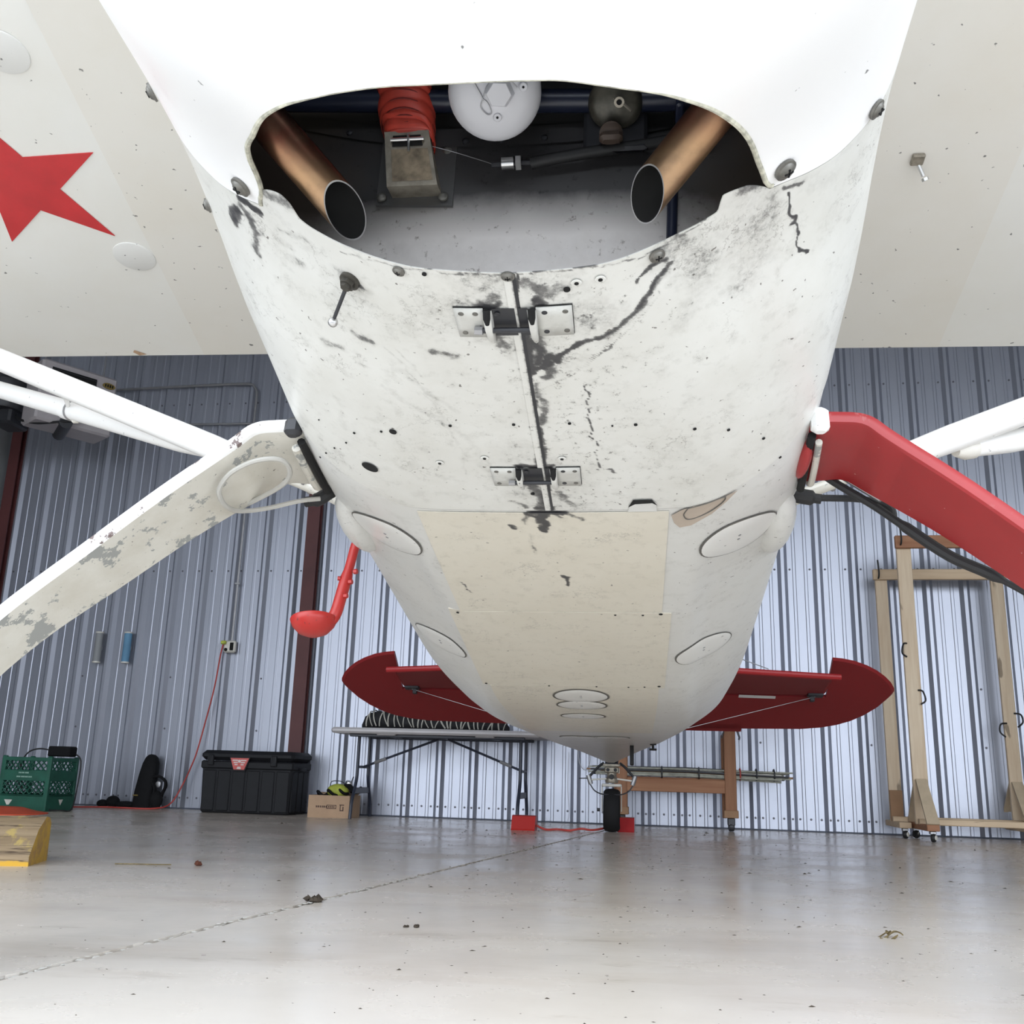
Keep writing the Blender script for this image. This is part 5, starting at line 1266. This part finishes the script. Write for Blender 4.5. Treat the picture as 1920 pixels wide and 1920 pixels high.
# ---- wing struts
for sg in (-1, 1):
    F_ = Vector((sg * .565, .985, .168)); G2 = Vector((sg * 2.45, 1.29, 1.085)); d_ = G2 - F_
    st = AP('wing_strut', MB().tube([F_ + d_ * .07, F_ + d_ * .13, F_ + d_ * .18, F_ + d_ * .6, G2], [.022, .032, .036, .036, .034], 20, flat=.9), M['white'])
    J_ = F_ + d_ * (.13 if sg < 0 else .15); G3 = Vector((-2.45, 1.72, 1.085)) if sg < 0 else Vector((2.45, 1.80, .98)); J_ = J_ + Vector((0, 0, 0 if sg < 0 else -.022)); e_ = G3 - J_
    au = AP('rear_strut', MB().tube([J_ + e_ * (.0 if sg < 0 else .05), J_ + e_ * .08, J_ + e_ * .14, G3], [.015, .022, .028, .028], 18), M['white'])
    cl = J_ + e_ * (.44)
    AP('clamp', MB().tube([cl - e_.normalized() * .02, cl + e_.normalized() * .02], .032, 18), M['white'], au)
    AP('clamp_ring', MB().tube([cl + e_.normalized() * -.020, cl + e_.normalized() * -.0235], .0328, 18), M['grey'], au)
    AP('link_rod', MB().tube([cl, F_ + d_ * .46], .007, 8), M['white'], au)
    AP('clamp_bolt', MB().tube([cl + Vector((0, 0, -.025)), cl + Vector((-sg * .03, 0, -.04))], .005, 6).box(tuple(cl + Vector((-sg * .03, 0, -.042))), (.02, .012, .008), .002), M['cream'], au)
    if sg > 0: AP('joint_collar', MB().tube([J_ + e_ * .045, J_ + e_ * .06, J_ + e_ * .075], [.014, .025, .026], 14), M['cream'], au)
    if sg > 0: AP('wing_lug', MB().beam(G3, G3 + Vector((0, -.06, .12)), .03, .03, .005), M['white'], au)
    # foot fitting
    AP('strut_foot', MB().tube([F_ + Vector((-sg * .07, -.01, -.035)), F_ + d_ * .0, F_ + d_ * .05, F_ + d_ * .08], [.030, .022, .020, .023], 14, flat=.6), M['legwhite'], st)
    AP('foot_fairing', MB()._ell((sg * .490, 1.03, .115), .1, 16, 10, (.42, 1.5, .45)), M['belly'], st)
    AP('foot_bolt', MB().tube([F_ + d_ * .03 + Vector((0, -.03, 0)), F_ + d_ * .03 + Vector((0, .03, 0))], .008, 8), M['grey'], st)

# ---- wings
def wing(sg):
    ste = lambda r: 1.735 + .02 * r
    af = lambda r: [(.10, 1.19), (.115, 1.155), (.16, 1.125), (.24, 1.106), (.42, 1.10), (ste(r), 1.10), (ste(r), 1.112), (1.25, 1.235), (.80, 1.295), (.45, 1.30), (.22, 1.262), (.13, 1.22)]
    mb = MB(); rs = (.46, 1.2, 3.0, 5.2)
    P = np.array([[(sg * r, s, u) for s, u in af(sg * r)] for r in rs])
    mb.grid(P, wrap=True); n = 12
    mb.f.append(tuple(range(n))); mb.f.append(tuple(range(3 * n, 4 * n)))
    w_ = AP('wing', mb, M['wing'], sharp=40)
    rr0, rr1 = (1.20, 1.345) if sg < 0 else (1.13, 1.165)
    q = [(.46, .2), (rr0, .2), (rr1, ste(sg * 1.3) - .004), (.46, ste(sg * .5) - .004)]
    AP('root_panel', MB().prism([(sg * a, b, 1.0985) for a, b in q], (0, 0, .002)), M['root'], w_, smooth=False)
    return w_
wl = wing(-1); wr = wing(1)
# red star under one wing, two covers, specks of dirt
cx, cy, Rst = -1.55, .8625, .286
a0 = math.atan2(.765 - cy, -1.271 - cx)
poly = []
for i in range(10):
    rr_ = Rst if i % 2 == 0 else Rst * .382
    poly.append((cx + rr_ * math.cos(a0 + i * math.pi / 5), cy + rr_ * math.sin(a0 + i * math.pi / 5), 1.0972))
V = [(cx, cy, 1.0972)] + poly
AP('red_star', MB().add(V + [(p[0], p[1], 1.0995) for p in poly], [(0, i + 1, (i + 1) % 10 + 1) for i in range(10)] + [(i + 1, (i + 1) % 10 + 1, 11 + (i + 1) % 10, 11 + i) for i in range(10)]), M['starred'], wl, fix=False, smooth=False, label='flat red five pointed star')
for x, y in ((-1.347, .445), (-1.36, 1.185)):
    c_ = AP('inspection_cover', MB().lathe([(.064, -.0005), (.0635, .0022), (.060, .0034), (.0, .0036)], 36, (x, y, 1.0995), (0, 0, -1)), M['cover'], wl)
for i, (x, y) in enumerate(((.895, .92),)):
    f_ = AP('tie_fitting', MB().box((x, y, 1.093), (.032, .036, .012), .003), M['cadmium'], wr)
AP('tie_bolt', MB().tube([(.900, .935, 1.092), (.915, .955, 1.070)], .0055, 8).lathe([(.009, 0), (.009, .008)], 6, (.918, .957, 1.066), (.3, .4, -.6)), M['steel'], wr)
AP('rust_run', MB().add([(-1.60, 1.68, 1.0982), (-1.59, 1.668, 1.0982), (-1.555, 1.695, 1.0982), (-1.585, 1.70, 1.0982)], [(0, 1, 2, 3)]), plain('rust_stain', (.42, .28, .18), .7, var=.3, scale=60), wl, fix=False)

# ---- step
stp = AP('boarding_step', MB().tube(spline([(-.565, 1.35, .235), (-.588, 1.35, .205), (-.598, 1.35, .14), (-.612, 1.35, .045), (-.620, 1.35, .0), (-.634, 1.35, -.024), (-.662, 1.348, -.038)], 5), [.013] * 12 + [.0165] * 13 + [.017] * 6, 12), M['brightred'])
AP('step_pad', MB().add([tuple(Vector((-.676, 1.345, -.022)) + Matrix.Rotation(-.10, 3, 'Y') @ Vector(p)) for p in MB().lathe([(.060, .004), (.062, .0), (.056, -.016), (.040, -.034), (.018, -.044), (.0005, -.045)], 28).v], MB().lathe([(.060, .004), (.062, .0), (.056, -.016), (.040, -.034), (.018, -.044), (.0005, -.045)], 28).f), M['brightred'], stp, sharp=60)
AP('step_bolt', MB().lathe([(.007, 0), (.007, .010)], 6, (-.582, 1.34, .115), (1, -.2, 0)).lathe([(.007, 0), (.007, .010)], 6, (-.592, 1.34, .085), (1, -.2, 0)).lathe([(.007, 0), (.007, .010)], 6, (-.600, 1.34, .045), (1, -.2, 0)).lathe([(.006, 0), (.006, .008)], 6, (-.616, 1.34, .095), (-1, -.2, 0)), M['brightred'], stp)
AP('step_collar', MB().tube([(-.560, 1.35, .240), (-.586, 1.35, .208)], .0165, 12), M['white'], stp)

# ---- tail
def tp(r, q, dl=math.radians(17)): return np.array([r, 5.5 + q * math.cos(dl), 1.0 - q * math.sin(dl)])
nrm_e = np.array([0, math.sin(math.radians(17)), math.cos(math.radians(17))])
def slabmesh(top_pts, nrm, th):
    n = len(top_pts); c = np.mean(top_pts, 0); mb = MB()
    inner = [p + (c - p) * .04 for p in top_pts]
    V = [p + nrm * 0 for p in top_pts] + [p - nrm * th for p in inner] + [p + nrm * th for p in inner]
    F = [tuple(n + i for i in range(n)), tuple(2 * n + i for i in range(n - 1, -1, -1))]
    for i in range(n):
        j = (i + 1) % n
        F += [(i, j, n + j, n + i), (i, 2 * n + i, 2 * n + j, j)]
    return mb.add([tuple(p) for p in V], F)
for sg in (-1, 1):
    out = [(.06, .03), (1.425, .03), (1.415, -.20), (1.408, -.412), (1.47, -.402), (1.545, -.378), (1.63, -.33), (1.70, -.275), (1.76, -.21), (1.807, -.145), (1.838, -.08), (1.846, -.045), (1.838, .0), (1.815, .06), (1.775, .15), (1.71, .245), (1.63, .325), (1.545, .38), (1.44, .42), (1.30, .446), (1.0, .455), (.5, .47), (.06, .48)]
    pts = [tp(sg * r, q) for r, q in out]
    el = AP('elevator', slabmesh(pts, nrm_e, .012), M['tailred'], sharp=30)
    so = [(.05, 5.00), (.79, 5.03), (1.40, 5.13), (1.408, 5.15), (1.415, 5.49), (.05, 5.49)]
    stb = AP('stabilizer', slabmesh([np.array([sg * r, s, 1.0]) for r, s in so], np.array([0, 0, 1.0]), .018), M['tailred'], sharp=30)
    le = MB().tube([(sg * .10, 5.005, 1.0), (sg * .79, 5.032, 1.0), (sg * 1.45, 5.135, 1.0)], .020, 10)
    AP('leading_edge', le, M['red'], stb)
    hx = 1.345 * sg
    hf = AP('strut_fitting', MB().box((hx, 5.46, .975), (.10, .05, .02), .004).box((hx - sg * .02, 5.47, .955), (.03, .03, .04), .004), M['dark'], stb)
    AP('brace_wire', MB().tube([(hx, 5.46, .965), (sg * .10, 5.35, .60)], .0022, 6), M['grey'], stb)
    if sg > 0:
        AP('trim_gap', MB().add([tuple(tp(a, b) - nrm_e * .0145) for a, b in ((.86, .012), (1.10, .02), (1.10, .052), (.86, .046))], [(0, 1, 2, 3)]), M['cover'], el, fix=False)
        AP('trim_tab', MB().box((0, 0, 0), (.62, .10, .008), .002), M['tailred'], el)
        tt = el.children[-1]; tt.location = tuple(tp(.60, .435) - nrm_e * .008); tt.rotation_euler = (-math.radians(17), 0, 0)
fin = AP('fin', MB().prism([(-.02, 5.0, .93), (-.02, 5.45, 1.75), (-.02, 6.0, 1.85), (-.02, 6.1, .9)], (.04, 0, 0)), M['tailred'])
AP('tail_wire', MB().tube([(1.0, 5.05, 1.02), (.05, 5.5, 1.55)], .003, 6).tube([(-1.0, 5.05, 1.02), (-.05, 5.5, 1.55)], .003, 6), M['grey'], fin)
q, n = on_skin(4.6, .155)
an = AP('tail_mast', MB().box(tuple(q + np.array([0, 0, -.045])), (.022, .03, .13), .004).box(tuple(q + np.array([0, 0, .012])), (.045, .05, .012), .003), M['black'])
q, n = on_skin(4.4, .27)
AP('tail_bracket', MB().box(tuple(q + np.array([0, 0, -.014])), (.014, .02, .03), .003).box(tuple(q + np.array([0, 0, -.030])), (.040, .02, .009), .002).box(tuple(q + np.array([0, 0, .0])), (.034, .02, .010), .002), M['black'])
# ---- tail wheel, built upright on the floor
TWc = Vector((.8173, 7.7916, 0))
inv = Matrix.Identity(4)
root_m = Matrix.Translation(Vector(AO)) @ ROT.to_4x4()
rinv = root_m.inverted()
ROLLR = Matrix.Rotation(-YAW, 3, 'Z')
def TWm(mb):
    mb.v = [tuple(rinv @ (TWc + ROLLR @ Vector(p))) for p in mb.v]
    return mb
tw = AP('tail_wheel', TWm(MB().lathe([(.085, -.045), (.10, -.058), (.135, -.062), (.150, -.048), (.156, -.020), (.157, 0), (.156, .020), (.150, .048), (.135, .062), (.10, .058), (.085, .045)], 36, (0, 0, .157), (1, 0, 0))), M['tire'], sharp=60)
AP('tail_hub', TWm(MB().lathe([(.09, -.046), (.09, -.03), (.02, -.055), (.02, .055), (.09, .03), (.09, .046)], 20, (0, 0, .157), (1, 0, 0))), M['cream'], tw)
mb = MB()
for x in (-.072, .072): mb.beam((x, 0, .15), (x, -.03, .335), .008, .05, .003)
mb.box((0, -.035, .338), (.152, .09, .022), .008)
AP('fork', TWm(mb), M['cream'], tw)
mb = MB().lathe([(.045, 0), (.05, .01), (.05, .03), (.036, .045), (.036, .075)], 18, (0, -.05, .355)).box((0, -.055, .45), (.11, .08, .045), .008).box((0, -.07, .485), (.13, .06, .02), .004)
AP('pivot_head', TWm(mb), M['cadmium'], tw)
AP('spring_leaf', TWm(MB().beam((0, -.10, .495), (0, .12, .55), .10, .014, .003).beam((0, -.12, .515), (0, .12, .565), .09, .012, .003).beam((0, -.02, .53), (0, .14, .60), .08, .012, .003)), M['dark'], tw)
for sx in (-1, 1):
    AP('steering_rod', TWm(MB().tube(spline([(sx * .06, -.05, .50), (sx * .10, -.06, .47), (sx * .165, -.08, .40)], 4), .010, 8)), M['dark'], tw)
    AP('steering_spring', TWm(MB().lathe([(.016, -.035), (.018, -.02), (.018, .02), (.016, .035)], 12, (sx * .165, -.085, .375), (sx * .3, 0, 1))), M['grey'], tw)
    AP('steering_arm', TWm(MB().beam((sx * .04, -.07, .385), (sx * .17, -.09, .372), .02, .012, .003)), M['cream'], tw)
    AP('steering_chain', TWm(MB().tube(spline([(sx * .165, -.09, .35), (sx * .13, -.10, .30), (sx * .08, -.10, .275), (sx * .02, -.10, .27)], 5), .005, 6)), M['dark'], tw)
AP('parking_pin', TWm(MB().tube([(-.17, -.09, .385), (-.245, -.10, .382)], .004, 6)), M['dark'], tw)
AP('axle_nut', TWm(MB().lathe([(.012, 0), (.012, .02)], 10, (-.09, -.0, .157), (-1, 0, 0))), M['dark'], tw)
AP('pivot_nut', TWm(MB().lathe([(.014, 0), (.014, .012)], 6, (-.028, -.102, .45), (0, -1, 0)).lathe([(.014, 0), (.014, .012)], 6, (.028, -.102, .45), (0, -1, 0)).lathe([(.02, 0), (.02, .01)], 12, (0, -.095, .40), (0, -1, 0))), M['black'], tw)
